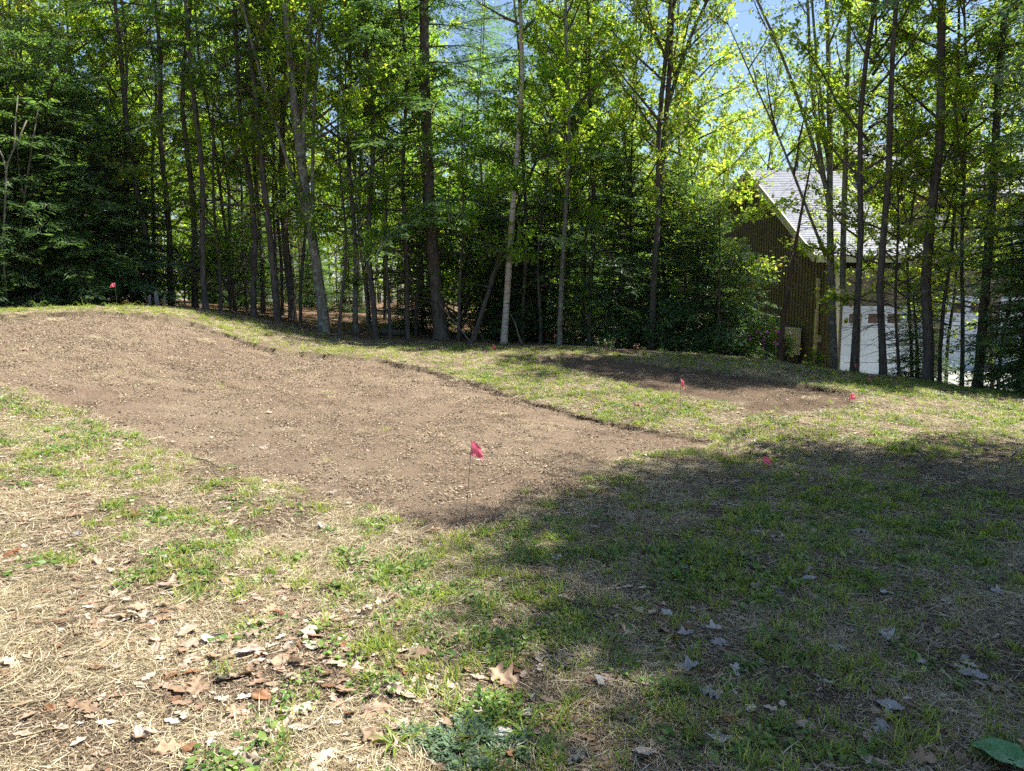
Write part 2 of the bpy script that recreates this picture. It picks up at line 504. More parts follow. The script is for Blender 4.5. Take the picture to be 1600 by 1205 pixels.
# ------------------------------------------------------------------ the house
def house():
    aH = 0.07
    ud = np.array([-math.sin(aH), math.cos(aH)])          # along the gable wall, away from us
    vd = np.array([math.cos(aH), math.sin(aH)])           # along the ridge
    D0 = 21.0
    f0 = at(1306, 469, D0)[:2]
    def on_gable(px, py):
        r = ray(px, py)
        A = np.array([[r[0], -ud[0]], [r[1], -ud[1]]])
        t, s = np.linalg.solve(A, f0)
        return s, EYE + r[2] * t
    s_r, z_r = on_gable(1188, 266)
    s_f, z_f = on_gable(1298, 398)
    s_b, z_b = on_gable(1129, 326)
    W = 3.1
    sl = (z_b - z_r) / (s_b - s_r)
    s_b2 = s_b + 1.6; z_b2 = z_r + sl * (s_b2 - s_r)
    root = empty('house', (f0[0], f0[1], -0.7), (0, 0, aH))
    zb = -0.7
    # local frame: x along the ridge, y along the gable wall (away), z from the footing
    siding = plain_mat('board_siding', (0.115, 0.105, 0.072), 0.85, 0.25, 5, 0.3)
    sidin2 = plain_mat('board_siding_grey', (0.125, 0.112, 0.082), 0.85, 0.2, 5, 0.3)
    trim = plain_mat('pale_trim', (0.42, 0.42, 0.30), 0.7, 0.1, 3)
    soff = plain_mat('soffit_board', (0.30, 0.23, 0.17), 0.8, 0.12, 4)
    white = plain_mat('white_door_paint', (0.42, 0.48, 0.56), 0.5, 0.04, 2)
    dark = plain_mat('dark_glass', (0.015, 0.018, 0.02), 0.08, 0.1, 2, 0, 0.8)
    blind = plain_mat('pale_blinds', (0.55, 0.58, 0.6), 0.6, 0.1, 3)
    m, nt, b, out = new_mat('roof_shingles')
    n = noise(nt, 26, 4, 0.7, objco(nt)); n2 = noise(nt, 1.5, 3, 0.6, objco(nt))
    nt.links.new(mixc(nt, 0.5, ramp(nt, n, [(0.3, (0.08, 0.088, 0.115)), (0.7, (0.175, 0.187, 0.23))]), ramp(nt, n2, [(0.3, (0.11, 0.117, 0.145)), (0.7, (0.175, 0.186, 0.225))])), b.inputs['Base Color'])
    b.inputs['Roughness'].default_value = 0.6
    shingle = m

    def part(name, mbx, mats, parent=root, smooth=False):
        return link(name, mbx.mesh(name, mats, smooth), parent)
    def L(z): return z - zb
    ov = 0.45                                           # rake overhang towards us (-x)
    def roof_z(s):
        return z_r + (z_f - z_r) * (s_r - s) / (s_r - s_f) if s <= s_r else z_r + sl * (s - s_r)
    # gable wall
    mbx = MB()
    ys = [0.0, s_r, s_b2 - 0.2]
    th = 0.15
    v = [(0, 0, -0.4), (0, ys[2], -0.4), (0, ys[2], L(roof_z(ys[2])) - 0.12), (0, s_r, L(z_r) - 0.12), (0, 0.0, L(roof_z(0)) - 0.12)]
    v2 = [(th, y, z) for _, y, z in v]
    mbx.add(v + v2, [[0, 1, 2, 3, 4]]); mbx.f.append((np.array([[9, 8, 7, 6, 5]]), 0))
    gable = part('gable_wall', mbx, [siding])
    # boards and battens on the gable wall
    y = 0.16
    while y < ys[2]:
        bm_ = MB(); bm_.box((-0.028, y - 0.024, -0.3), (-0.002, y + 0.024, L(roof_z(y)) - 0.2))
        part('batten', bm_, [siding], gable)
        y += 0.2
    bm_ = MB(); bm_.box((-0.04, -0.045, -0.4), (0.10, 0.09, L(roof_z(0)) - 0.16)); part('corner_board', bm_, [trim])
    # eave wall with the first garage door
    bm_ = MB(); bm_.box((0.10, 0.0, -0.4), (W, 0.15, L(roof_z(0)) - 0.15)); ew = part('eave_wall', bm_, [sidin2])
    x = 2.75
    while x < W:
        bm_ = MB(); bm_.box((x - 0.024, -0.028, -0.3), (x + 0.024, -0.002, L(roof_z(0)) - 0.2)); part('batten', bm_, [sidin2], ew); x += 0.2
    bm_ = MB(); bm_.box((W - 0.15, 0.152, -0.4), (W - 0.002, 9.0, L(roof_z(0)) - 0.15)); part('side_wall', bm_, [sidin2])
    def garage(x0, x1, y0, z0, z1, parent):
        fr = MB(); fr.box((x0 - 0.1, y0 - 0.03, z0), (x0, y0 + 0.02, z1 + 0.1)); fr.box((x1, y0 - 0.03, z0), (x1 + 0.1, y0 + 0.02, z1 + 0.1)); fr.box((x0 + 0.001, y0 - 0.03, z1), (x1 - 0.001, y0 + 0.02, z1 + 0.1))
        d = part('door_frame', fr, [white], parent)
        hh = (z1 - z0) / 4
        for i in range(4):
            p = MB(); p.box((x0, y0 - 0.022, z0 + i * hh + 0.006), (x1, y0 - 0.004, z0 + (i + 1) * hh - 0.006))
            pn = part('door_panel', p, [white], parent)
            if i == 3:
                k = 4; ww = (x1 - x0) / k
                for j in range(k):
                    q = MB(); q.box((x0 + j * ww + 0.1, y0 - 0.027, z0 + i * hh + 0.12), (x0 + (j + 1) * ww - 0.1, y0 - 0.0225, z1 - 0.12))
                    part('door_pane', q, [dark], pn)
    garage(0.30, 2.55, 0.0, 0.06, 2.05, ew)
    # roof slopes, each a stack of lapped courses
    def slope(name, sa, za, sb, zb_, x0, x1, up):
        Lh = math.hypot(sb - sa, zb_ - za); nn = int(Lh / 0.145)
        mm = MB()
        d = np.array([sb - sa, zb_ - za]) / Lh; nrm = np.array([-d[1], d[0]]);
        if nrm[1] < 0: nrm = -nrm
        rr = np.random.RandomState(3)
        for i in range(nn):
            a0 = np.array([sa, za]) + d * (i * Lh / nn); a1 = np.array([sa, za]) + d * ((i + 1) * Lh / nn + 0.03)
            lo = a0 + nrm * 0.013; hi = a1 + nrm * 0.003; bot = a0 + nrm * 0.002
            xx = x0 - rr.rand() * 0.3
            xs = [x0]
            while xx < x1:
                xx += 0.28 + rr.rand() * 0.1
                if xx < x1 - 0.05 and xx > x0 + 0.05: xs.append(xx)
            xs.append(x1)
            for q0, q1 in zip(xs[:-1], xs[1:]):
                e = rr.rand() * 0.006
                l2 = lo + nrm * e
                mm.add([(q0 + .004, l2[0], l2[1]), (q1 - .004, l2[0], l2[1]), (q1 - .004, hi[0], hi[1]), (q0 + .004, hi[0], hi[1]), (q0 + .004, bot[0], bot[1]), (q1 - .004, bot[0], bot[1])], [(0, 1, 2, 3), (4, 5, 1, 0)])
        deck = MB()
        p0 = np.array([sa, za]); p1 = np.array([sb, zb_]); q = -nrm * 0.10
        vv = []
        for xx in (x0 + 0.001, x1):
            for pt in (p0, p1, p1 + q, p0 + q): vv.append((xx, pt[0], pt[1]))
        deck.add(vv, [(0, 1, 2, 3), (7, 6, 5, 4), (0, 4, 5, 1), (1, 5, 6, 2), (2, 6, 7, 3), (3, 7, 4, 0)])
        r = part(name, deck, [soff])
        sh = part('shingle_courses', mm, [shingle], r); sh['kind'] = 'stuff'
        return r
    ef = s_f - 0.05
    front = slope('roof', ef, L(roof_z(ef)) , s_r, L(z_r), -ov, W, 1)
    back = slope('roof', s_b2, L(z_b2), s_r, L(z_r), -ov, W, -1)
    for sa, sb in ((ef, s_r + 0.02), (s_b2, s_r - 0.02)):
        p0 = np.array([sa, L(roof_z(sa))]); p1 = np.array([sb, L(z_r)])
        d = (p1 - p0) / np.linalg.norm(p1 - p0); nn = np.array([-d[1], d[0]]); nn = nn if nn[1] > 0 else -nn
        rb = MB(); vv = []
        for xx in (-ov - 0.05, -ov - 0.004):
            for pt in (p0 + nn * 0.03, p1 + nn * 0.03, p1 - nn * 0.2, p0 - nn * 0.2): vv.append((xx, pt[0], pt[1]))
        rb.add(vv, [(0, 1, 2, 3), (7, 6, 5, 4), (0, 4, 5, 1), (1, 5, 6, 2), (2, 6, 7, 3), (3, 7, 4, 0)])
        part('rake_board', rb, [trim])
    fb = MB(); fb.box((-ov, ef - 0.035, L(roof_z(ef)) - 0.19), (W, ef - 0.004, L(roof_z(ef)) - 0.01)); part('fascia_board', fb, [trim])
    # taller wing set back on the far side
    x0, x1, y0, y1 = 3.7, 17.0, 2.6, 10.6
    ez = L(EYE + 3.35); rz = ez + 2.3; my = (y0 + y1) / 2
    bm_ = MB(); bm_.box((x0, y0, -0.4), (x1, y0 + 0.15, ez)); wing = part('wing_wall', bm_, [sidin2])
    bm_ = MB(); bm_.add([(x0, y0 + .15, 2.5), (x0, y1, 2.5), (x0, y1, ez), (x0, my, rz - 0.1), (x0, y0 + .15, ez)], [[0, 1, 2, 3, 4]]); part('wing_gable', bm_, [siding])
    slope('roof', y0 - 0.45, ez - 0.05, my, rz, x0 - 0.35, x1, 1)
    slope('roof', y1 + 0.45, ez - 0.05, my, rz, x0 - 0.35, x1, -1)
    for sa in (y0 - 0.45, y1 + 0.45):
        rb = MB(); vv = []
        for xx in (x0 - 0.41, x0 - 0.355):
            for yy, zz in ((sa, ez - 0.02), (my, rz + 0.03), (my, rz - 0.2), (sa, ez - 0.25)): vv.append((xx, yy, zz))
        rb.add(vv, [(0, 1, 2, 3), (7, 6, 5, 4), (0, 4, 5, 1), (1, 5, 6, 2), (2, 6, 7, 3), (3, 7, 4, 0)]); part('rake_board', rb, [trim])
    wz0 = L(EYE + 1.75); wz1 = L(EYE + 2.75)
    wx = x0 + 0.8
    while wx < x1 - 1.2:
        q = MB(); q.box((wx, y0 - 0.012, wz0), (wx + 0.82, y0 - 0.004, wz1)); pw = part('window', q, [dark], wing)
        q = MB()
        for a0, a1 in ((wx - 0.06, wx), (wx + 0.38, wx + 0.44), (wx + 0.82, wx + 0.88)): q.box((a0, y0 - 0.04, wz0 - 0.06), (a1, y0 - 0.013, wz1 + 0.06))
        q.box((wx + .001, y0 - 0.038, wz1), (wx + 0.819, y0 - 0.013, wz1 + 0.06)); q.box((wx + .001, y0 - 0.038, wz0 - 0.06), (wx + 0.819, y0 - 0.013, wz0))
        part('window_frame', q, [white], pw)
        q = MB(); q.box((wx + 0.05, y0 - 0.0155, wz0 + 0.02), (wx + 0.2, y0 - 0.0125, wz1 - 0.02)); part('curtain', q, [blind], pw)
        wx += 1.25
    garage(3.95, 6.3, y0, 0.1, 2.35, wing)
    garage(6.9, 9.25, y0, 0.1, 2.35, wing)
    # lower roof skirt between the storeys of the wing
    sk = MB(); zz = L(EYE + 1.25)
    sk.add([(x0 + 3.5, y0 - 0.9, zz - 0.35), (x1, y0 - 0.9, zz - 0.35), (x1, y0 - 0.002, zz), (x0 + 3.5, y0 - 0.002, zz), (x0 + 3.5, y0 - 0.9, zz - 0.45), (x1, y0 - 0.9, zz - 0.45), (x1, y0 - 0.002, zz - 0.45), (x0 + 3.5, y0 - 0.002, zz - 0.45)],
           [(0, 1, 2, 3), (7, 6, 5, 4), (0, 4, 5, 1), (1, 5, 6, 2), (3, 2, 6, 7), (0, 3, 7, 4)])
    part('porch_roof', sk, [shingle])
    tag(root, 'brown board sided house with grey shingle roof and white garage doors', 'house')
    # heat pump against the gable wall
    s_ac, _ = on_gable(1246, 540)
    base = f0 + ud * s_ac - vd * 0.32
    hz = Hs(base[0], base[1])
    hp = empty('heat_pump', (base[0], base[1], -0.28), (0, 0, aH))
    ppaint = plain_mat('heat_pump_paint', (0.52, 0.52, 0.44), 0.5, 0.06, 3)
    grim = plain_mat('heat_pump_grille', (0.10, 0.10, 0.085), 0.6, 0.1, 3)
    org = plain_mat('orange_emblem', (0.65, 0.16, 0.05), 0.5, 0.05, 3)
    c = MB(); c.box((-0.18, -0.5, 0.22), (0.18, 0.5, 1.02)); c.box((-0.2, -0.51, 1.021), (0.2, 0.51, 1.05)); link('casing', c.mesh('casing', [ppaint]), hp)
    for fy in (-0.4, 0.4):
        c = MB(); c.box((-0.16, fy - 0.04, hz + 0.22 if hz > 0 else -0.35), (0.16, fy + 0.04, 0.219)); link('foot', c.mesh('foot', [grim]), hp)
    c = MB()
    for i in range(7):
        rr = 0.05 + i * 0.042; an = np.linspace(0, 2 * PI, 25)
        c.tube(np.stack([np.full(25, -0.192), 0.12 + rr * np.cos(an), 0.62 + rr * np.sin(an)], 1), 0.007, 4)
    for i in range(8):
        an = i * PI / 8
        c.tube([(-0.19, 0.12 - 0.31 * math.cos(an), 0.62 - 0.31 * math.sin(an)), (-0.19, 0.12 + 0.31 * math.cos(an), 0.62 + 0.31 * math.sin(an))], 0.006, 4)
    link('fan_grille', c.mesh('fan_grille', [grim]), hp)
    an = np.linspace(0, 2 * PI, 24, endpoint=False)
    c = MB(); c.add([(-0.184, 0.12 + .3 * math.cos(t), 0.62 + .3 * math.sin(t)) for t in an], [list(range(24))]); link('fan_opening', c.mesh('fan_opening', [plain_mat('fan_dark', (0.03, 0.03, 0.028), 0.8)]), hp)
    c = MB(); c.add([(-0.183, -0.32 + .055 * math.cos(t), 0.82 + .055 * math.sin(t)) for t in an], [list(range(24))]); link('emblem', c.mesh('emblem', [org]), hp)
    tag(hp, 'pale boxy heat pump with round fan grille beside the gable wall', 'heat pump')
    # refrigerant line cover
    s_p, _ = on_gable(1279, 520)
    pb = f0 + ud * s_p - vd * 0.07
    pc = empty('pipe_cover', (pb[0], pb[1], -0.7), (0, 0, aH))
    c = MB(); c.box((-0.045, -0.05, 0.62), (0.03, 0.05, 2.05)); c.box((-0.045, -0.05, 2.35), (0.03, 0.05, 2.95)); c.box((-0.02, -0.04, 2.052), (0.03, 0.04, 2.348)); link('cover_channel', c.mesh('cover_channel', [trim]), pc)
    c = MB(); c.tube([(-0.01, 0, 0.6), (-0.02, 0.03, 0.5), (-0.1, 0.16, 0.45), (-0.2, 0.35, 0.47)], 0.03, 6); link('hose', c.mesh('hose', [trim], True), pc)
    c = MB(); c.box((-0.05, -0.28, 1.1), (0.03, -0.12, 1.3)); link('junction_box', c.mesh('junction_box', [plain_mat('grey_box', (0.3, 0.3, 0.27), 0.6)]), pc)
    tag(pc, 'pale vertical pipe cover running up the brown gable wall', 'pipe')
house()

# ------------------------------------------------------------------ trees: generators for crowns
LEAF6 = [(0, 0, 0), (0.30, -0.42, 0.06), (0.55, -0.22, 0.02), (1.0, 0, -0.05), (0.55, 0.22, 0.02), (0.30, 0.42, 0.06)]
LEAF4 = [(0, 0, 0), (0.45, -0.28, 0.05), (1.0, 0, 0), (0.45, 0.28, 0.05)]
RIB = [(0, 0, 0), (0.38, -0.14, 0), (1.0, 0, -0.05), (0.38, 0.14, 0)]

def unit(v):
    return v / (np.linalg.norm(v, axis=-1, keepdims=True) + 1e-9)

def leafy(mb, rr, starts, dirs, lens, per, size, jit=0.055, shape=LEAF6, m=1, droop=0.5, flat=0.5):
    """leaves strung along twigs"""
    n = len(starts)
    k = n * per
    u = rr.uniform(0.12, 1.08, (n, per, 1))
    P = starts[:, None] + dirs[:, None] * (u * lens[:, None, None]) + rr.normal(0, jit, (n, per, 3))
    A = dirs[:, None] * 0.6 + rr.normal(0, 0.6, (n, per, 3)); A[..., 2] -= droop * rr.rand(n, per)
    N = rr.normal(0, flat, (n, per, 3)); N[..., 2] += 1.0
    s = size * rr.uniform(0.55, 1.25, k)
    mb.cards(P.reshape(-1, 3), A.reshape(-1, 3), N.reshape(-1, 3), s, shape, m)

def maple_crown(seed, h=15, base=4.0, spread=3.2, n_limb=34, leaf=0.095, per=14, up=0.6, tw=1.0, low=0.5):
    rr = np.random.RandomState(seed)
    mb = MB()
    S = []; Dd = []; Ls = []
    az0 = rr.rand() * 6
    for i in range(n_limb):
        t = (i + rr.rand()) / n_limb
        z = base + (h - base) * t ** 0.92
        az = az0 + i * 2.4 + rr.normal(0, 0.3)
        Lm = spread * (low + (1 - low) * math.sin(PI * min(1, t * 0.8 + 0.28))) * (1 - 0.5 * t) * rr.uniform(0.65, 1.3)
        el = up + rr.normal(0, 0.18) + 0.3 * t
        pts = [np.array([0, 0, z])]; d_az = az
        seg = Lm / 5
        for q in range(5):
            e = el + (0.12 * q if up > 0.4 else -0.04 * q) * rr.uniform(0.3, 1.2)
            e = min(e, 1.35); d_az += rr.normal(0, 0.14)
            pts.append(pts[-1] + seg * np.array([math.cos(e) * math.cos(d_az), math.cos(e) * math.sin(d_az), math.sin(e)]))
        pts = np.array(pts)
        r0 = 0.008 + 0.011 * Lm
        mb.tube(pts, np.linspace(r0, 0.004, 6), 5, 0)
        nt_ = int((5 + Lm * 5.0) * tw)
        for q in range(nt_):
            s = rr.uniform(0.22, 1.0) ** 0.8 * 4.99
            i0 = int(s); p = pts[i0] + (pts[i0 + 1] - pts[i0]) * (s - i0)
            ld = unit(pts[i0 + 1] - pts[i0])
            d = unit(ld * 0.7 + rr.normal(0, 0.65, 3) * np.array([1, 1, 0.45]) + np.array([0, 0, 0.02]))
            l = rr.uniform(0.3, 0.85) * (1 - 0.3 * s / 5)
            S.append(p); Dd.append(d); Ls.append(l)
            mb.tube([p, p + d * l * 0.5 + rr.normal(0, 0.02, 3), p + d * l], [0.006, 0.004, 0.002], 3, 0)
    leafy(mb, rr, np.array(S), np.array(Dd), np.array(Ls), per, leaf)
    return mb

_boughs = {}
def bough(Lb, seed):
    key = (Lb, seed)
    if key in _boughs: return _boughs[key]
    rr = np.random.RandomState(seed * 13 + int(Lb * 10))
    mb = MB()
    def axis(s): return np.array([Lb * s, 0.04 * Lb * math.sin(3 * s + seed), Lb * (0.08 * s - 0.26 * s * s)])
    ss = np.linspace(0, 1, 6)
    mb.tube([axis(s) for s in ss], np.linspace(0.006 + 0.007 * Lb, 0.003, 6), 4, 0)
    P = []; A = []; N = []; Sz = []
    s = 0.10; side = 1
    while s < 1.0:
        for side in (-1, 1):
            if rr.rand() < 0.12: continue
            l = Lb * (0.40 * (1 - s) ** 0.75) * rr.uniform(0.6, 1.15) + 0.10
            ang = rr.uniform(0.7, 1.15) * side
            p0 = axis(s + rr.uniform(-0.02, 0.02))
            d = np.array([math.cos(ang), math.sin(ang), rr.uniform(-0.35, 0.12)])
            d /= np.linalg.norm(d)
            nr = max(3, int(l / 0.066))
            lat = np.array([-d[1], d[0], 0]); lat /= np.linalg.norm(lat)
            for q in range(nr):
                f = (q + 0.6) / nr
                pp = p0 + d * (l * f) + np.array([0, 0, -0.16 * l * f * f])
                for sd in (-1, 1):
                    if rr.rand() < 0.1: continue
                    P.append(pp); A.append(d * rr.uniform(0.5, 1.0) + lat * sd * 0.8 + np.array([0, 0, rr.uniform(-0.45, 0.05)]))
                    N.append((rr.normal(0, 0.3), rr.normal(0, 0.3), 1)); Sz.append(rr.uniform(0.085, 0.16) * (1 - 0.35 * f))
            P.append(p0 + d * l * 0.8); A.append(d + np.array([0, 0, -0.3])); N.append((0, 0, 1)); Sz.append(0.12)
        s += 0.115 / Lb
    mb.cards(np.array(P), np.array(A), np.array(N, float), np.array(Sz), RIB, 1)
    _boughs[key] = mb.arrays()
    return _boughs[key]

BL = [0.6, 1.0, 1.6, 2.4]
def hemlock_crown(seed, h=14, base=1.0, Lmax=2.6, nb=70, top=0.35, dead=0, dead_lo=0.8, thin=0.0, power=0.8):
    rr = np.random.RandomState(seed)
    mb = MB()
    for i in range(nb):
        t = (i + rr.rand()) / nb
        z = base + (h - base) * t
        Lw = (Lmax * (1 - t) ** power + top) * rr.uniform(0.6, 1.15)
        k = min(BL, key=lambda q: abs(q - Lw))
        M = Matrix.Translation((0, 0, z)) @ Matrix.Rotation(i * 2.4 + rr.normal(0, 0.4), 4, 'Z') @ Matrix.Rotation(-(-0.12 + 0.5 * t) + rr.normal(0, 0.14), 4, 'Y') @ Matrix.Rotation(rr.normal(0, 0.2), 4, 'X') @ Matrix.Scale(Lw / k, 4)
        mb.put(bough(k, rr.randint(3)), M)
    for i in range(dead):
        z = dead_lo + (base + 1.5 - dead_lo) * rr.rand()
        az = rr.rand() * 6.28; l = rr.uniform(0.3, 1.5)
        d = np.array([math.cos(az), math.sin(az), rr.uniform(-0.45, 0.25)])
        p = np.array([0, 0, z]); pts = [p, p + d * l * 0.5, p + d * l + np.array([0, 0, -0.12 * l])]
        mb.tube(pts, [0.011, 0.007, 0.003], 3, 0)
        for q in range(rr.randint(1, 5)):
            u = rr.uniform(0.3, 1); b = pts[1] if u < 0.6 else pts[2]
            e = unit(d + rr.normal(0, 0.7, 3)) * rr.uniform(0.15, 0.5)
            mb.tube([p + (pts[2] - p) * u, p + (pts[2] - p) * u + e], [0.004, 0.002], 3, 0)
    return mb

def trunk(mb, h, r, seed, wander=0.12, sides=9, flare=1.25, path=None, sink=0.35, top=0.06, m=0):
    rr = np.random.RandomState(seed)
    n = 15
    zz = np.concatenate([[-sink, 0.05, 0.25], np.linspace(0.7, h, n - 3)])
    if path is None:
        ph = rr.rand(4) * 6
        wx = wander * (np.sin(zz * 0.55 + ph[0]) + 0.5 * np.sin(zz * 1.3 + ph[1])) ; wy = wander * (np.sin(zz * 0.5 + ph[2]) + 0.5 * np.sin(zz * 1.2 + ph[3]))
        fade = np.clip(zz / 2.0, 0, 1)
        pts = np.stack([(wx - wx[1]) * fade, (wy - wy[1]) * fade, zz], 1)
    else:
        pa = np.array(path); pts = np.stack([np.interp(zz, pa[:, 2], pa[:, 0]), np.interp(zz, pa[:, 2], pa[:, 1]), zz], 1)
        pts[1:-1] = (pts[:-2] + 2 * pts[1:-1] + pts[2:]) / 4
    rad = r * np.maximum(0, 1 - zz.clip(0) / h) ** 0.72 + r * top
    rad[0] = r * flare * 1.08; rad[1] = r * flare; rad[2] = r * (1 + (flare - 1) * 0.4)
    rad *= 1 + rr.normal(0, 0.03, len(rad))
    mb.tube(pts, rad, sides, m)
    return pts, rad

# shared crown meshes
def CM(name, mb, twig, leaf):
    return mb.mesh(name, [twig, leaf])
MAPLES = [CM('maple_crown', maple_crown(s, h, b, sp, nl, 0.10, 23, up), M_TWIG, M_MAPLE) for s, h, b, sp, nl, up in
          [(1, 15, 3.4, 3.0, 40, 0.5), (2, 16, 4.2, 2.8, 38, 0.65), (3, 14, 2.6, 3.2, 42, 0.3), (4, 17, 4.6, 3.2, 38, 0.5)]]
MAPLES_Y = [CM('maple_crown', maple_crown(s, h, b, sp, nl, 0.092, 24, up), M_TWIG, M_MAPLE_Y) for s, h, b, sp, nl, up in
            [(5, 13, 2.8, 3.0, 34, 0.55), (6, 15, 4.0, 3.2, 34, 0.75), (7, 12, 2.4, 2.8, 32, 0.4)]]
HIGH = [CM('high_crown', hemlock_crown(s, h, b, 2.3, n, 0.35, d), M_TWIG, M_HEMLOCK) for s, h, b, n, d in
        [(21, 17, 7.4, 34, 130), (22, 16, 8.2, 30, 150), (23, 18, 6.0, 38, 110)]]
FULL = [CM('hemlock_crown', hemlock_crown(s, 15, b, 2.7, 108, 0.35, 25), M_TWIG, M_HEMLOCK) for s, b in [(31, 1.6), (32, 2.6)]]
SHADE = [CM('hemlock_crown', hemlock_crown(s, h, b, 2.8, 175, 0.7, 15, power=0.4), M_TWIG, M_HEMLOCK) for s, h, b in [(35, 12, 4.6), (36, 13, 5.2)]]
YOUNG = [CM('young_hemlock_crown', hemlock_crown(s, h, 0.18, L, n, 0.25, 0, power=0.6), M_TWIG, M_HEMLOCK) for s, h, L, n in
         [(41, 4.6, 1.75, 190), (42, 5.4, 1.7, 200), (43, 3.4, 1.35, 130)]]
SAPL = [CM('sapling_crown', maple_crown(s, h, b, sp, nl, 0.08, 20, up, 1.1, 0.7), M_TWIG, M_GREENLEAF) for s, h, b, sp, nl, up in
        [(51, 6.5, 1.4, 1.7, 20, 0.25), (52, 5.2, 1.0, 1.5, 18, 0.15), (53, 7.5, 2.2, 1.8, 20, 0.4)]]
YSAPL = [CM('sapling_crown', maple_crown(s, h, b, sp, nl, 0.078, 22, up, 1.1, 0.7), M_TWIG, M_MAPLE_Y) for s, h, b, sp, nl, up in
         [(55, 6.5, 1.6, 1.8, 20, 0.2), (56, 5.2, 1.2, 1.7, 18, 0.15)]]
SHRUB = [CM('shrub_foliage', maple_crown(s, h, 0.15, 1.2, 20, 0.07, 12, 0.6, 1.0, 0.9), M_TWIG, M_GREENLEAF) for s, h in [(61, 1.5), (62, 1.1)]]
CR_H = {'maple': [15, 16, 14, 17], 'yellow': [13, 15, 12], 'high': [17, 16, 18], 'full': [15, 15], 'shade': [12, 13], 'young': [4.6, 5.4, 3.4], 'sapling': [6.5, 5.2, 7.5], 'limesap': [6.5, 5.2], 'shrub': [1.5, 1.1]}
CR = {'maple': MAPLES, 'yellow': MAPLES_Y, 'high': HIGH, 'full': FULL, 'shade': SHADE, 'young': YOUNG, 'sapling': SAPL, 'limesap': YSAPL, 'shrub': SHRUB}
NAME = {'maple': 'maple_tree', 'yellow': 'maple_tree', 'high': 'hemlock_tree', 'full': 'hemlock_tree', 'shade': 'hemlock_tree', 'young': 'young_hemlock', 'sapling': 'sapling', 'limesap': 'sapling', 'shrub': 'shrub'}
CAT = {'maple': 'tree', 'yellow': 'tree', 'high': 'tree', 'full': 'tree', 'shade': 'tree', 'young': 'young tree', 'sapling': 'sapling', 'limesap': 'sapling', 'shrub': 'shrub'}

def base_of(px, D):
    x = (px - 800) / FPX * D
    for _ in range(4):
        z = Hs(x, D)
        x = (px - 800) / FPX * (D * math.cos(PITCH) - (z - EYE) * math.sin(PITCH))
    return x, D, Hs(x, D)

_trunks = {}
def place_tree(kind, x, y, label, r=0.09, h=None, lean=0.0, leany=0.0, var=None, bark=None, group=None, name=None, shared=False, wander=0.1):
    v = random.randrange(len(CR[kind])) if var is None else var
    h0 = CR_H[kind][v]; h = h or h0
    s = h / h0
    z = Hs(x, y)
    o = empty(name or NAME[kind], (x, y, z - 0.02), (leany, lean, 0))
    rot = random.uniform(0, 6.28)
    bark = bark or (M_BARK_GREY if kind in ('maple', 'yellow', 'sapling') else M_BARK)
    if shared:
        key = (kind, v, bark.name)
        if key not in _trunks:
            mb = MB(); trunk(mb, h0, r / s, 100 + v, wander, 7)
            _trunks[key] = mb.mesh('trunk', [bark], True)
        t = link('trunk', _trunks[key], o); t.scale = (s, s, s)
    else:
        mb = MB(); trunk(mb, h, r, random.randrange(9999), wander)
        t = link('trunk', mb.mesh('trunk', [bark], True), o)
    t.rotation_euler.z = rot
    c = link('crown', CR[kind][v], o); c.scale = (s, s, s); c.rotation_euler.z = rot
    tag(o, label, CAT[kind], group)
    return o

def front(kind, px, D, pxtop, wpx, label, h=None, bark=None, var=None, **k):
    x, y, z = base_of(px, D)
    t = at(pxtop, 0, D)
    lean = math.atan2(t[0] - x, t[2] - z)
    return place_tree(kind, x, y, label, r=wpx * D / FPX / 2, h=h, lean=lean, bark=bark, var=var, **k)

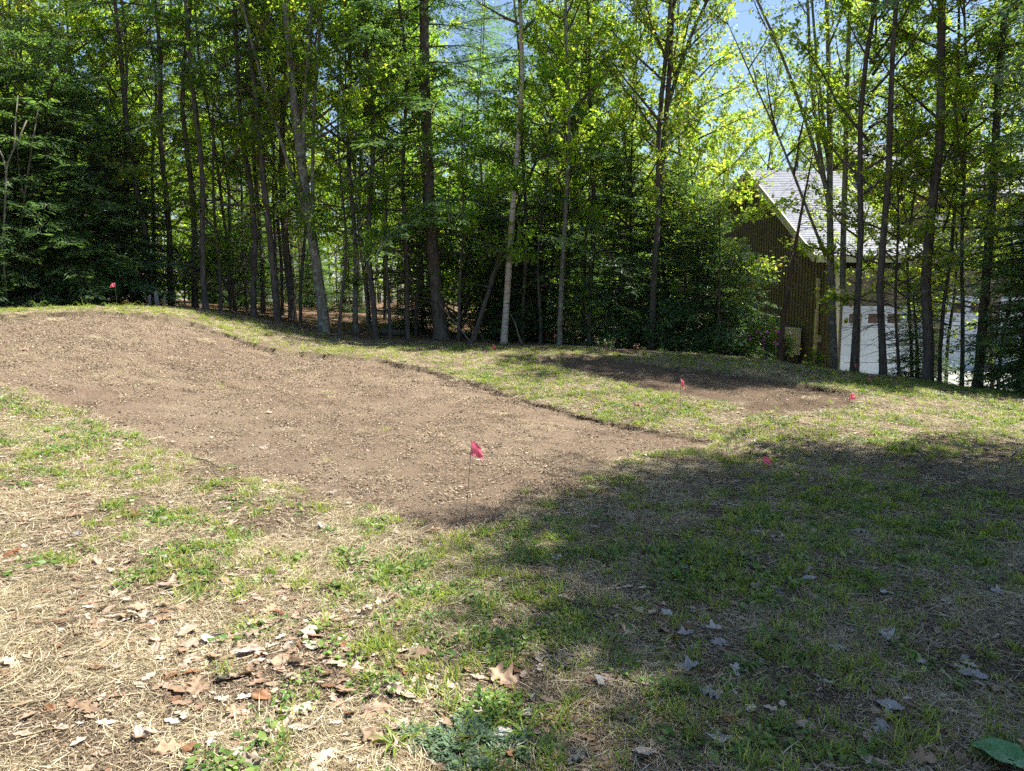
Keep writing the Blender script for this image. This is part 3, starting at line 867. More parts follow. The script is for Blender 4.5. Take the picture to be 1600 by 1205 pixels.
FRONT = [
    ('maple', 183, 19.6, 182, 8, 'slim pale grey trunk rising behind the bushy hemlock thicket', 15, M_BARK_GREY, 1),
    ('high', 240, 18.7, 190, 12, 'dark trunk leaning towards the hemlock thicket, behind the grey stakes', 17, None, 0),
    ('high', 268, 19.4, 228, 11, 'dark leaning trunk just past the grey stakes', 16, None, 1),
    ('high', 322, 18.1, 272, 11, 'dark trunk curving at its foot on the mound edge', 17, None, 2),
    ('high', 305, 19.8, 300, 12, 'upright dark trunk behind the curved one on the mound', 16, None, 1),
    ('high', 368, 20.6, 320, 7, 'thin dark trunk leaning, first of a slender pair', 15, None, 1),
    ('maple', 387, 21.6, 342, 6, 'thin dark trunk leaning, second of a slender pair', 14, M_BARK, 0),
    ('high', 397, 18.7, 372, 12, 'straight dark trunk where the mound starts to fall', 17, None, 0),
    ('high', 411, 20.6, 402, 9, 'dark trunk standing close behind a thicker dark trunk', 16, None, 1),
    ('high', 434, 18.4, 398, 14, 'stout dark trunk leaning slightly, before the lichen covered maple', 18, None, 2),
    ('high', 457, 19.8, 442, 15, 'broad dark trunk set back beside the lichen covered maple', 17, None, 1),
    ('maple', 556, 18.7, 532, 11, 'grey straight trunk next to the forked maple', 16, M_BARK_GREY, 3),
    ('high', 577, 21.2, 562, 7, 'thin dark trunk between two thicker ones near the fallen log', 15, None, 1),
    ('high', 587, 18.1, 564, 11, 'dark upright trunk at one end of the fallen log', 17, None, 0),
    ('high', 637, 18.4, 613, 9, 'slender dark trunk at the other end of the fallen log', 16, None, 1),
    ('sapling', 716, 18.3, 742, 6, 'thin dark sapling close beside the big dark hemlock', 7.5, M_BARK, 2),
    ('high', 817, 18.8, 800, 8, 'slim dark trunk close behind the white birch', 15, None, 0),
    ('maple', 874, 17.7, 884, 10, 'grey slender maple trunk beside the red flag at the wood edge', 15, M_BARK_GREY, 1),
    ('maple', 912, 20.2, 916, 7, 'thin trunk directly behind a darker hemlock trunk', 14, M_BARK, 0),
    ('full', 921, 18.3, 915, 11, 'dark hemlock with hanging boughs past the grey maple', 14, None, 1),
    ('maple', 1333, 15.7, 1372, 13, 'brown trunk before the first garage door', 15, M_BARK, 3),
    ('high', 1380, 15.3, 1384, 14, 'dark trunk with bare dead boughs before the garage', 15, None, 1),
    ('high', 1449, 14.7, 1487, 20, 'thick tall dark trunk at the top of the driveway bank', 17, None, 1),
    ('maple', 1468, 15.7, 1480, 8, 'slim trunk close beside the thickest trunk on the bank', 14, M_BARK, 1),
    ('maple', 1503, 15.1, 1508, 8, 'thin straight dark trunk against the far white garage door', 13, M_BARK, 3),
    ('high', 1527, 14.7, 1579, 18, 'thick leaning trunk on the bank near the picture edge', 17, None, 1),
    ('high', 1668, 13.4, 1690, 13, 'conifer past the picture edge hanging boughs into the upper corner', 14, None, 2),
    ('full', 1592, 14.0, 1640, 15, 'dark trunk half hidden by low hemlock at the picture edge', 14, None, 1),
]
for kd, px, D, pt, w, lb, h, bk, vr in FRONT:
    front(kd, px, D, pt, w * 0.76, lb, h * (0.80 if px < 1200 else 0.88), bk, vr)

# leafy saplings along the wood edge
for kd, px, D, pt, h, lb in [('limesap', 1122, 17.3, 1120, 3.8, 'lime leaved sapling at the hemlock clump near the gable'),
                             ('limesap', 1405, 16.2, 1400, 6.6, 'lime leaved sapling between the dark trunks by the garage'), ('limesap', 1560, 15.6, 1566, 6.8, 'lime leaved sapling behind the thick leaning trunk'),
                             ('yellow', 1425, 17.2, 1420, 8.5, 'lime leaved young maple between the garage trunks'), ('yellow', 1550, 17.4, 1560, 9, 'lime leaved young maple above the far garage door'), ('yellow', 1340, 18.6, 1345, 9, 'lime leaved young maple beside the grey roof'),
                             ('limesap', 1478, 17.0, 1490, 6.2, 'lime leaved sapling below the row of house windows'), ('limesap', 1620, 14.6, 1630, 6.8, 'lime leaved sapling at the picture edge over the driveway'),
                             ('sapling', 530, 17.9, 540, 7.4, 'leafy sapling just past the lichen covered maple'), ('sapling', 610, 18.2, 600, 6.8, 'leafy sapling over the fallen log'),
                             ('sapling', 345, 18.6, 340, 7.6, 'leafy sapling among the dark trunks of the mound edge'), ('yellow', 470, 19.2, 450, 10.0, 'tall lime leaved sapling behind the lichen covered maple'),
                             ('yellow', 130, 18.8, 110, 10.5, 'tall lime leaved sapling above the hemlock thicket'), ('yellow', 40, 18.6, 30, 10, 'lime leaved sapling behind the pale bare stems'),
                             ('sapling', 650, 19.4, 640, 8.0, 'leafy sapling beside the big dark hemlock'), ('sapling', 845, 18.4, 850, 6.6, 'leafy sapling beside the white birch'),
                             ('yellow', 985, 18.6, 990, 9.5, 'lime leaved sapling beside the twin trunk maple'), ('limesap', 1085, 19.2, 1090, 7.6, 'lime leaved sapling rising out of the hemlock clump')]:
    front(kd, px, D, pt, 5, lb, h, M_BARK)

# leaning dark stem
x, y, z = base_of(738, 18.3)
t = at(786, 390, 18.3)
place_tree('sapling', x, y, 'dark stem leaning strongly towards the white birch', r=0.06, h=7.2, lean=math.atan2(t[0] - x, t[2] - z), var=1, bark=M_BARK)

# bushy young hemlocks
for px, D, h, lb in [(-60, 16.6, 6.2, 'hemlock bush cut by the picture edge beside the mound'), (20, 17.2, 5.6, 'dark bushy hemlock at the outer end of the thicket'),
                     (95, 17.6, 6.4, 'tallest bushy hemlock of the thicket beyond the soil mound'), (155, 18.0, 5.4, 'bushy hemlock right behind the flag on the mound'),
                     (212, 19.0, 4.4, 'small hemlock at the inner end of the thicket near the grey stakes'),
                     (660, 21.0, 3.6, 'low young hemlock in the shade behind the big dark hemlock'), (775, 20.0, 4.0, 'low young hemlock behind the white birch'),
                     (850, 19.5, 4.2, 'young hemlock between the birch and the grey maple'), (965, 18.6, 5.2, 'young hemlock between the dark hemlock and the twin trunk maple'),
                     (1045, 18.8, 4.8, 'tall bushy hemlock beside the twin trunk maple'), (1095, 17.8, 3.9, 'dense dark hemlock bush in the middle of the clump by the house'),
                     (1150, 18.2, 2.8, 'bushy hemlock nearest the brown gable wall'), 
                     
                     (1432, 16.8, 2.3, 'sparse low hemlock between the two garage doors'), (1605, 14.6, 3.4, 'bushy hemlock at the picture edge above the driveway'), (1640, 13.2, 4.2, 'hemlock bush just past the picture edge on the bank')]:
    x, y, z = base_of(px, D)
    v = 0 if h < 5 else 1
    if h < 3.6: v = 2
    place_tree('young', x, y, lb, r=0.045, h=h, var=v)

# ------------------------------------------------------------------ trees built one by one
def local_path(px0, D, pts):
    """image track of a trunk (px,py) turned into a path standing at distance D, relative to its foot"""
    x, y, z = base_of(px0, D)
    out = [(0, 0, 0)]
    for px, py in pts:
        p = at(px, py, D); out.append((p[0] - x, 0.0, p[2] - z))
    return (x, y, z), out

def extend(path, h):
    a, b = np.array(path[-2]), np.array(path[-1])
    d = (b - a) / (b[2] - a[2])
    return path + [tuple(b + d * (h - b[2]))]

def stem_tree(name, label, px0, D, stems, bark, leafmat, seed, crown_kw, sides=10):
    """stems: list of (track, radius, height, start z); crown grown along the stems"""
    (x, y, z), _ = local_path(px0, D, [])
    o = empty(name, (x, y, z - 0.02))
    rr = np.random.RandomState(seed)
    tb = MB(); cb = MB()
    S = []; Dd = []; Ls = []
    for k, (track, rad, h, z0) in enumerate(stems):
        _, path = local_path(px0, D, track)
        if z0 > 0:
            path = path[1:]
        path = extend(path, h) if path[-1][2] < h else path
        dy = rr.uniform(-0.5, 0.5) if k else 0
        path = [(a, b + dy * max(0, c - z0) / h, c) for a, b, c in path]
        if z0 == 0:
            pts, rd = trunk(tb, h, rad, seed + k, sides=sides, path=path)
        else:
            pa = np.array(path); zz = np.linspace(pa[0, 2], h, 12)
            pts = np.stack([np.interp(zz, pa[:, 2], pa[:, 0]), np.interp(zz, pa[:, 2], pa[:, 1]), zz], 1)
            pts[1:-1] = (pts[:-2] + 2 * pts[1:-1] + pts[2:]) / 4
            rd = rad * (1 - (zz - zz[0]) / (h - zz[0])) ** 0.75 + 0.008
            tb.tube(pts, rd, 8)
        kw = crown_kw
        nl = kw.get('n', 16)
        for i in range(nl):
            t = (i + rr.rand()) / nl
            zc = kw['base'] + (h - kw['base']) * t
            p0 = np.array([np.interp(zc, pts[:, 2], pts[:, 0]), np.interp(zc, pts[:, 2], pts[:, 1]), zc])
            az = i * 2.4 + rr.normal(0, 0.4) + k
            Lm = kw['spread'] * (1 - 0.55 * t) * rr.uniform(0.6, 1.3)
            el = kw.get('up', 0.45) + rr.normal(0, 0.2)
            lp = [p0]
            for q in range(5):
                e = min(1.3, el + 0.1 * q * rr.rand()); az += rr.normal(0, 0.12)
                lp.append(lp[-1] + Lm / 5 * np.array([math.cos(e) * math.cos(az), math.cos(e) * math.sin(az), math.sin(e)]))
            lp = np.array(lp)
            cb.tube(lp, np.linspace(0.008 + 0.01 * Lm, 0.004, 6), 5, 0)
            for q in range(int(4 + Lm * 4)):
                s = rr.uniform(0.2, 1) * 4.99; i0 = int(s)
                p = lp[i0] + (lp[i0 + 1] - lp[i0]) * (s - i0)
                d = unit(unit(lp[i0 + 1] - lp[i0]) * 0.7 + rr.normal(0, 0.65, 3)); l = rr.uniform(0.3, 0.8)
                S.append(p); Dd.append(d); Ls.append(l)
                cb.tube([p, p + d * l * 0.5, p + d * l], [0.006, 0.004, 0.002], 3, 0)
    leafy(cb, rr, np.array(S), np.array(Dd), np.array(Ls), int(kw.get('per', 13) * 1.3), kw.get('leaf', 0.1) * 0.9)
    link('trunk', tb.mesh('trunk', [bark], True), o)
    link('crown', cb.mesh('crown', [M_TWIG, leafmat]), o)
    return tag(o, label, 'tree')

stem_tree('maple_tree', 'forked maple with pale lichen covered trunk on the lawn edge', 507, 18.0,
          [([(500, 430), (484, 360), (478, 310), (470, 240), (455, 130), (448, 40), (446, 0)], 0.125, 13, 0),
           ([(478, 300), (470, 250), (478, 150), (482, 60), (488, 0)], 0.05, 12.5, 4.2),
           ([(488, 370), (466, 300), (448, 250), (425, 170), (400, 90), (380, 0)], 0.042, 12, 3.6),
           ([(490, 395), (489, 330), (486, 240), (492, 100), (500, 0)], 0.045, 12, 3.0)],
          M_BARK_GREY, M_MAPLE, 700, dict(base=4.2, n=15, spread=2.4, up=0.45, per=14))
stem_tree('birch_tree', 'white barked birch leaning gently at the wood edge', 787, 18.0,
          [([(792, 470), (797, 380), (803, 300), (811, 200), (819, 110), (815, 40), (812, 0)], 0.078, 13, 0)],
          M_BIRCH, M_MAPLE, 720, dict(base=7.0, n=20, spread=2.2, up=0.5, per=10, leaf=0.07))
stem_tree('maple_tree', 'twin trunk maple rising from the young hemlock clump', 1017, 17.8,
          [([(1022, 440), (1028, 330), (1036, 240), (1044, 150), (1050, 60), (1052, 0)], 0.078, 13, 0),
           ([(1030, 320), (1026, 230), (1030, 160), (1040, 90), (1046, 0)], 0.055, 13, 3.5),
           ([(1042, 170), (1062, 100), (1085, 40), (1105, 0)], 0.04, 12, 5.5)],
          M_BARK, M_MAPLE_Y, 740, dict(base=4.4, n=15, spread=2.5, up=0.6, per=13))
stem_tree('maple_tree', 'many stemmed maple fanning out in front of the grey roof', 1304, 17.4,
          [([(1300, 470), (1297, 390), (1296, 300), (1298, 200), (1295, 100), (1292, 0)], 0.085, 13, 0),
           ([(1316, 450), (1315, 380), (1318, 280), (1318, 150), (1322, 0)], 0.065, 13, 1.2),
           ([(1296, 330), (1282, 250), (1268, 170), (1262, 80), (1258, 0)], 0.045, 12, 3.4),
           ([(1292, 300), (1262, 200), (1230, 110), (1195, 30), (1180, 0)], 0.038, 11, 3.8),
           ([(1298, 290), (1288, 200), (1276, 100), (1268, 0)], 0.035, 12, 4.0),
           ([(1290, 400), (1258, 320), (1222, 230), (1190, 160)], 0.03, 8, 2.6)],
          M_BARK_GREY, M_MAPLE_Y, 760, dict(base=4.6, n=8, spread=1.9, up=0.75, per=11, leaf=0.09))

# big spreading hemlock in the middle
x, y, z = base_of(690, 18.6)
o = empty('hemlock_tree', (x, y, z - 0.02))
tb = MB(); _, pth = local_path(690, 18.6, [(680, 440), (670, 330), (667, 220), (663, 100), (662, 0)])
trunk(tb, 17, 0.155, 77, path=extend(pth, 17), flare=1.6)
link('trunk', tb.mesh('trunk', [M_BARK], True), o)
cb = hemlock_crown(78, 17, 2.2, 3.1, 105, 0.4, 55, 0.9)
c = link('crown', cb.mesh('crown', [M_TWIG, M_HEMLOCK]), o); c.rotation_euler.y = -0.05
tag(o, 'big dark hemlock with the thickest trunk, spreading bare lower boughs', 'tree')

# reddish half dead leaning snag before the gable
x, y, z = base_of(1217, 16.4)
o = empty('dead_tree', (x, y, z - 0.02))
tb = MB(); _, pth = local_path(1217, 16.4, [(1226, 480), (1240, 400), (1252, 330), (1266, 262), (1272, 225)])
trunk(tb, pth[-1][2], 0.058, 79, path=pth)
link('trunk', tb.mesh('trunk', [M_BARK_RED], True), o)
rr = np.random.RandomState(80); cb = MB()
for i in range(55):
    zc = rr.uniform(1.4, pth[-1][2]); p = np.array([np.interp(zc, [q[2] for q in pth], [q[0] for q in pth]), 0, zc])
    az = rr.rand() * 6.28; l = rr.uniform(0.25, 0.9)
    d = np.array([math.cos(az), math.sin(az), rr.uniform(-0.5, 0.4)])
    cb.tube([p, p + d * l * 0.5, p + d * l + np.array([0, 0, -0.15 * l])], [0.008, 0.005, 0.002], 3)
link('branches', cb.mesh('branches', [M_DEADTWIG]), o)
tag(o, 'thin reddish dead tree leaning before the brown gable wall', 'dead tree')

# pale bent bare sapling at the left edge
def bare_stem(name, label, cat, polys, mat, loc):
    o = empty(name, loc)
    for i, (nm, pts, r0, r1) in enumerate(polys):
        b = MB(); b.tube(np.array(pts), np.linspace(r0, r1, len(pts)), 6)
        link(nm, b.mesh(nm, [mat], True), o)
    return tag(o, label, cat)
(x, y, z), pth = local_path(10, 16.2, [(8, 440), (5, 380), (8, 320), (10, 262), (14, 250), (30, 215), (42, 188)])
br = local_path(10, 16.2, [(9, 262), (4, 245), (0, 236), (-8, 220)])[1][1:]
tw = local_path(10, 16.2, [(22, 232), (24, 190), (28, 150)])[1][1:]
bare_stem('bare_sapling', 'pale bare sapling forking at the picture edge', 'sapling', [('stem', [(0, 0, -0.2)] + pth, 0.03, 0.012), ('branch', br, 0.02, 0.008), ('branch', tw, 0.018, 0.008)], M_DEADTWIG, (x, y, z))
(x, y, z), pth = local_path(26, 16.8, [(27, 430), (30, 380), (38, 310), (48, 240), (60, 170)])
bare_stem('bare_sapling', 'second pale bare stem leaning beside the forked sapling', 'sapling', [('stem', [(0, 0, -0.2)] + pth, 0.03, 0.012), ('branch', local_path(26, 16.8, [(38, 310), (30, 270), (26, 220)])[1][1:], 0.02, 0.008)], M_DEADTWIG, (x, y, z))

# ------------------------------------------------------------------ the wood behind
rb = random.Random(42)
placed = []
def free(x, y, d):
    return all((x - a) ** 2 + (y - b) ** 2 > d * d for a, b in placed)
def house_clear(x, y, m=2.0):
    return not (7.0 - m < x < 28 and 19.0 - m < y < 33.5)
LANDMARKS = [(40, 'the pale bare stems'), (120, 'the hemlock thicket'), (245, 'the grey stakes'), (325, 'the curved trunk on the mound'), (400, 'the straight dark trunk'), (450, 'the stout dark trunk'), (507, 'the lichen covered maple'),
             (556, 'the grey straight trunk'), (612, 'the fallen log'), (690, 'the big dark hemlock'), (787, 'the white birch'), (874, 'the grey slender maple'), (921, 'the dark hemlock with hanging boughs'), (1017, 'the twin trunk maple'),
             (1100, 'the hemlock clump'), (1190, 'the brown gable'), (1304, 'the many stemmed maple'), (1380, 'the dark garage trunk'), (1449, 'the thickest bank trunk'), (1527, 'the thick leaning trunk'), (1610, 'the picture edge hemlock')]
def wood_label(kind, px, D):
    lm = min(LANDMARKS, key=lambda q: abs(q[0] - px))[1]
    if px < -40: lm = 'the mound, past the picture edge'
    if px > 1660: lm = 'the driveway, past the picture edge'
    dep = 'close behind' if D < 27 else 'some way behind' if D < 40 else 'well behind' if D < 55 else 'far behind'
    return '%s %s %s' % ({'high': 'dark trunked conifer', 'maple': 'green leaved maple', 'yellow': 'yellow green maple', 'full': 'dark boughed hemlock', 'sapling': 'thin leafy sapling', 'shrub': 'low leafy shrub', 'young': 'small shaded hemlock'}[kind], dep, lm)
n = 0; tries = 0
while n < 150 and tries < 6000:
    tries += 1
    D = 20.5 + 58 * rb.random() ** 1.25
    px = rb.uniform(-220, 1820)
    x, y, z = base_of(px, D)
    if not free(x, y, 1.5 + 0.02 * D) or not house_clear(x, y): continue
    if px > 1150 and D < 34: continue
    q = rb.random()
    if px < 260: kind = 'high' if q < .22 else 'maple' if q < .7 else 'yellow' if q < .88 else 'full'
    elif px < 560: kind = 'high' if q < .33 else 'maple' if q < .75 else 'yellow' if q < .9 else 'full'
    elif px < 960: kind = 'maple' if q < .45 else 'high' if q < .6 else 'full' if q < .72 else 'yellow'
    else: kind = 'yellow' if q < .82 else 'maple'
    if 60 < px < 230 and D > 30 and q < 0.45: continue
    if px > 1330 and q > 0.72: continue
    h = {'high': 17, 'maple': 15, 'full': 15, 'yellow': 13}[kind] * rb.uniform(0.85, 1.15)
    if px > 1050: h *= 0.95
    h = min(h, 0.40 * D + 2.6)
    placed.append((x, y)); n += 1
    bark = M_BARK if kind in ('high', 'full') else rb.choice([M_BARK, M_BARK_GREY, M_BARK_RED])
    place_tree(kind, x, y, wood_label(kind, px, D), r=0.06, h=h, lean=rb.gauss(0, 0.03), leany=rb.gauss(0, 0.02), bark=bark, group='trees deep in the wood', shared=True)
n = 0
while n < 60:
    D = 19.2 + 24 * rb.random() ** 1.3; px = rb.uniform(-120, 1180)
    x, y, z = base_of(px, D)
    if not free(x, y, 0.8) or not house_clear(x, y, 1.2): continue
    placed.append((x, y)); n += 1
    q = rb.random()
    if q < 0.3: place_tree('shrub', x, y, wood_label('shrub', px, D), r=0.02, h=rb.uniform(0.9, 1.8), group='low shrubs on the wood floor', shared=True)
    elif q < 0.78: place_tree('sapling', x, y, wood_label('sapling', px, D), r=0.03, h=rb.uniform(4.0, 8.0), lean=rb.gauss(0, 0.05), bark=M_BARK, group='saplings in the wood', shared=True)
    else: place_tree('young', x, y, wood_label('young', px, D), r=0.04, h=rb.uniform(2.6, 5), group='young hemlocks inside the wood', shared=True)

# trees past the right edge that shade the near grass
for kind, x, y, h, lb in [('shade', 8.6, 6.8, 13.4, 'tall conifer shading the near grass from beside the camera'),
                          ('shade', 6.9, 4.8, 10.8, 'hemlock shading the nearest grass from beside the camera'), ('shade', 10.6, 5.0, 12, 'hemlock standing further out beside the camera'),
                          ('shade', 7.0, 2.9, 10.5, 'hemlock beside the camera, outside the view'), ('shade', 8.8, 3.0, 11.5, 'second hemlock beside the camera, outside the view')]:
    place_tree(kind, x, y, lb, r=0.13, h=h)

# the far wood: one mass of trunks and foliage nobody could count
def far_wood():
    rr = np.random.RandomState(91)
    mb = MB()
    ang = rr.uniform(-0.95, 0.95, 330); rad = rr.uniform(72, 112, 330)
    PP = []
    for a_, r_ in zip(ang, rad):
        x = r_ * math.sin(a_); y = r_ * math.cos(a_); z = float(H0(np.array([x]), np.array([y]))[0])
        hh = rr.uniform(10, 19) * (0.75 if a_ > 0.3 else 1)
        mb.tube([(x, y, z - 0.3), (x + rr.normal(0, .3), y, z + hh * 0.5), (x + rr.normal(0, .6), y, z + hh)], [0.16, 0.1, 0.03], 5, 0)
        m_ = 170
        t = rr.uniform(0.03, 1.0, m_) ** 0.9
        rad_ = (1.0 + 2.2 * np.sin(PI * np.clip(t * 0.9 + 0.08, 0, 1))) * np.sqrt(rr.rand(m_))
        az = rr.rand(m_) * 6.28
        PP.append(np.stack([x + rad_ * np.cos(az), y + rad_ * np.sin(az), z + t * hh], 1))
    P = np.concatenate(PP)
    mb.cards(P, rr.normal(0, 1, P.shape), rr.normal(0, 0.6, P.shape) + np.array([0, 0, 1]), rr.uniform(0.35, 0.8, len(P)), LEAF6, 1)
    o = link('far_woods', mb.mesh('far_woods', [M_BARK, M_MAPLE]))
    tag(o, 'green mass of far trees closing the view behind the wood', 'woods', kind='stuff')
far_wood()

# ------------------------------------------------------------------ scattered ground cover
PROTO = bpy.data.collections.new('scatter_sources')     # source meshes, referenced by the scatter nodes only
def scatter(name, P, rot, scl, idx, meshes, label, cat):
    col = bpy.data.collections.new(name + '_sources')
    for i, me in enumerate(meshes):
        o = bpy.data.objects.new('%s_source_%02d' % (name, i), me); col.objects.link(o)
    me = bpy.data.meshes.new(name)
    n = len(P)
    me.vertices.add(n); me.vertices.foreach_set('co', np.asarray(P, np.float32).ravel())
    a = me.attributes.new('rot', 'FLOAT_VECTOR', 'POINT'); a.data.foreach_set('vector', np.asarray(rot, np.float32).ravel())
    a = me.attributes.new('scl', 'FLOAT', 'POINT'); a.data.foreach_set('value', np.asarray(scl, np.float32))
    a = me.attributes.new('pick', 'INT', 'POINT'); a.data.foreach_set('value', np.asarray(idx, np.int32))
    ng = bpy.data.node_groups.new(name + '_scatter', 'GeometryNodeTree')
    ng.interface.new_socket('Geometry', in_out='INPUT', socket_type='NodeSocketGeometry')
    ng.interface.new_socket('Geometry', in_out='OUTPUT', socket_type='NodeSocketGeometry')
    N = ng.nodes; L = ng.links
    gi = N.new('NodeGroupInput'); go = N.new('NodeGroupOutput')
    ci = N.new('GeometryNodeCollectionInfo'); ci.inputs['Collection'].default_value = col
    ci.inputs['Separate Children'].default_value = True; ci.inputs['Reset Children'].default_value = True
    io = N.new('GeometryNodeInstanceOnPoints'); io.inputs['Pick Instance'].default_value = True
    def attr(nm, tp):
        q = N.new('GeometryNodeInputNamedAttribute'); q.data_type = tp; q.inputs[0].default_value = nm; return q.outputs[0]
    er = N.new('FunctionNodeEulerToRotation')
    L.new(attr('rot', 'FLOAT_VECTOR'), er.inputs[0])
    L.new(gi.outputs[0], io.inputs['Points']); L.new(ci.outputs[0], io.inputs['Instance'])
    L.new(attr('pick', 'INT'), io.inputs['Instance Index']); L.new(er.outputs[0], io.inputs['Rotation'])
    L.new(attr('scl', 'FLOAT'), io.inputs['Scale']); L.new(io.outputs[0], go.inputs[0])
    o = link(name, me)
    md = o.modifiers.new('scatter', 'NODES'); md.node_group = ng
    tag(o, label, cat, kind='stuff')
    return o

M_STRAW = foliage_mat('dry_grass', [(0.0, (0.12, 0.085, 0.05)), (0.3, (0.27, 0.21, 0.12)), (0.65, (0.43, 0.36, 0.22)), (1.0, (0.62, 0.56, 0.42))], 0.2, 1.1, 0.6, 0.3, 0.2)
M_GRASS = foliage_mat('green_grass', [(0.0, (0.07, 0.135, 0.02)), (0.5, (0.14, 0.225, 0.03)), (0.8, (0.25, 0.30, 0.05)), (1.0, (0.36, 0.32, 0.11))], 0.4, 1.8, 0.45, 0.4, 0.25)
M_WEED = foliage_mat('weed_leaves', [(0.0, (0.06, 0.125, 0.025)), (0.6, (0.12, 0.205, 0.045)), (1.0, (0.22, 0.29, 0.08))], 0.35, 1.5, 0.4, 0.4, 0.2)
def leaf_litter_mat(name, stops):
    m, nt, b, out = new_mat(name)
    oi = nt.nodes.new('ShaderNodeObjectInfo')
    c = ramp(nt, oi.outputs['Random'], stops)
    n = noise(nt, 60, 5, 0.7, objco(nt))
    c = mixc(nt, 0.55, c, ramp(nt, n, [(0.3, (0.5, 0.47, 0.45)), (0.7, (1.2, 1.18, 1.15))]), 'MULTIPLY')
    nt.links.new(c, b.inputs['Base Color']); b.inputs['Roughness'].default_value = 0.6
    b.inputs['Specular IOR Level'].default_value = 0.35
    t = nt.nodes.new('ShaderNodeBsdfTranslucent'); nt.links.new(c, t.inputs[0])
    mx = nt.nodes.new('ShaderNodeMixShader'); mx.inputs[0].default_value = 0.15
    nt.links.new(b.outputs[0], mx.inputs[1]); nt.links.new(t.outputs[0], mx.inputs[2]); nt.links.new(mx.outputs[0], out.inputs[0])
    bump(nt, b, n, 0.4, 0.004)
    return m
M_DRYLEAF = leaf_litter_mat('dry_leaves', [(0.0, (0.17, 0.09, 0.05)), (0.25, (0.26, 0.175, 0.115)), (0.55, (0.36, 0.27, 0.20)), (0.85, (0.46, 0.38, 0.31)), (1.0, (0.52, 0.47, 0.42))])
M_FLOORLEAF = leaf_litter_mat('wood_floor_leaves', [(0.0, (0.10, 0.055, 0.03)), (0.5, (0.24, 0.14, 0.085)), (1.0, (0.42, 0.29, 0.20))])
M_CHIP = foliage_mat('wood_chips', [(0.0, (0.10, 0.07, 0.05)), (0.5, (0.24, 0.18, 0.12)), (0.85, (0.38, 0.30, 0.20)), (1.0, (0.54, 0.46, 0.34))], 0.0, 1.0, 0.8, 0.2, 0.15)
M_CLOD = plain_mat('soil_clod', (0.155, 0.115, 0.082), 0.95, 0.35, 40, 0.5)

def blades(seed, n, rad, l0, l1, w, el0, el1, bias=None, mat=0, curl=0.3):
    rr = np.random.RandomState(seed); mb = MB()
    r = rad * np.sqrt(rr.rand(n)); a = rr.rand(n) * 6.28
    P = np.stack([r * np.cos(a), r * np.sin(a), rr.uniform(0, 0.006, n)], 1)
    az = rr.rand(n) * 6.28 if bias is None else rr.normal(bias, 0.7, n)
    el = rr.uniform(el0, el1, n); l = rr.uniform(l0, l1, n)
    d = np.stack([np.cos(az) * np.cos(el), np.sin(az) * np.cos(el), np.sin(el)], 1)
    lat = np.stack([-np.sin(az), np.cos(az), np.zeros(n)], 1)
    bend = rr.normal(0, curl, n)[:, None] * lat
    p1 = P + d * (l * 0.55)[:, None]; d2 = d + bend; d2[:, 2] -= 0.25 * np.abs(np.sin(el)) + 0.03
    p2 = p1 + d2 * (l * 0.45)[:, None]; p2[:, 2] = np.maximum(p2[:, 2], 0.002)
    ww = (w * rr.uniform(0.6, 1.3, n))[:, None] / 2
    tilt = lat + np.array([0, 0, 1]) * rr.normal(0, 0.35, (n, 1))
    v = np.stack([P - tilt * ww, P + tilt * ww, p1 + tilt * ww * 0.9, p1 - tilt * ww * 0.9, p2], 1).reshape(-1, 3)
    b = np.arange(n)[:, None] * 5
    mb.add(v, b + np.array([[0, 1, 2, 3]]), mat)
    mb.f.append((b + np.array([[3, 2, 4]]), mat))
    return mb

def weed(seed, n, rad, size):
    rr = np.random.RandomState(seed); mb = MB()
    r = rad * np.sqrt(rr.rand(n)); a = rr.rand(n) * 6.28
    P = np.stack([r * np.cos(a), r * np.sin(a), rr.uniform(0.005, 0.035, n)], 1)
    A = np.stack([np.cos(a + rr.normal(0, 1, n)), np.sin(a + rr.normal(0, 1, n)), rr.uniform(-0.2, 0.6, n)], 1)
    N = rr.normal(0, 0.35, (n, 3)) + np.array([0, 0, 1])
    OV = [(0, 0, 0), (0.25, -0.24, 0.05), (0.6, -0.27, 0.06), (1, 0, 0), (0.6, 0.27, 0.06), (0.25, 0.24, 0.05)]
    mb.cards(P, A, N, size * rr.uniform(0.6, 1.4, n), OV, 0)
    return mb

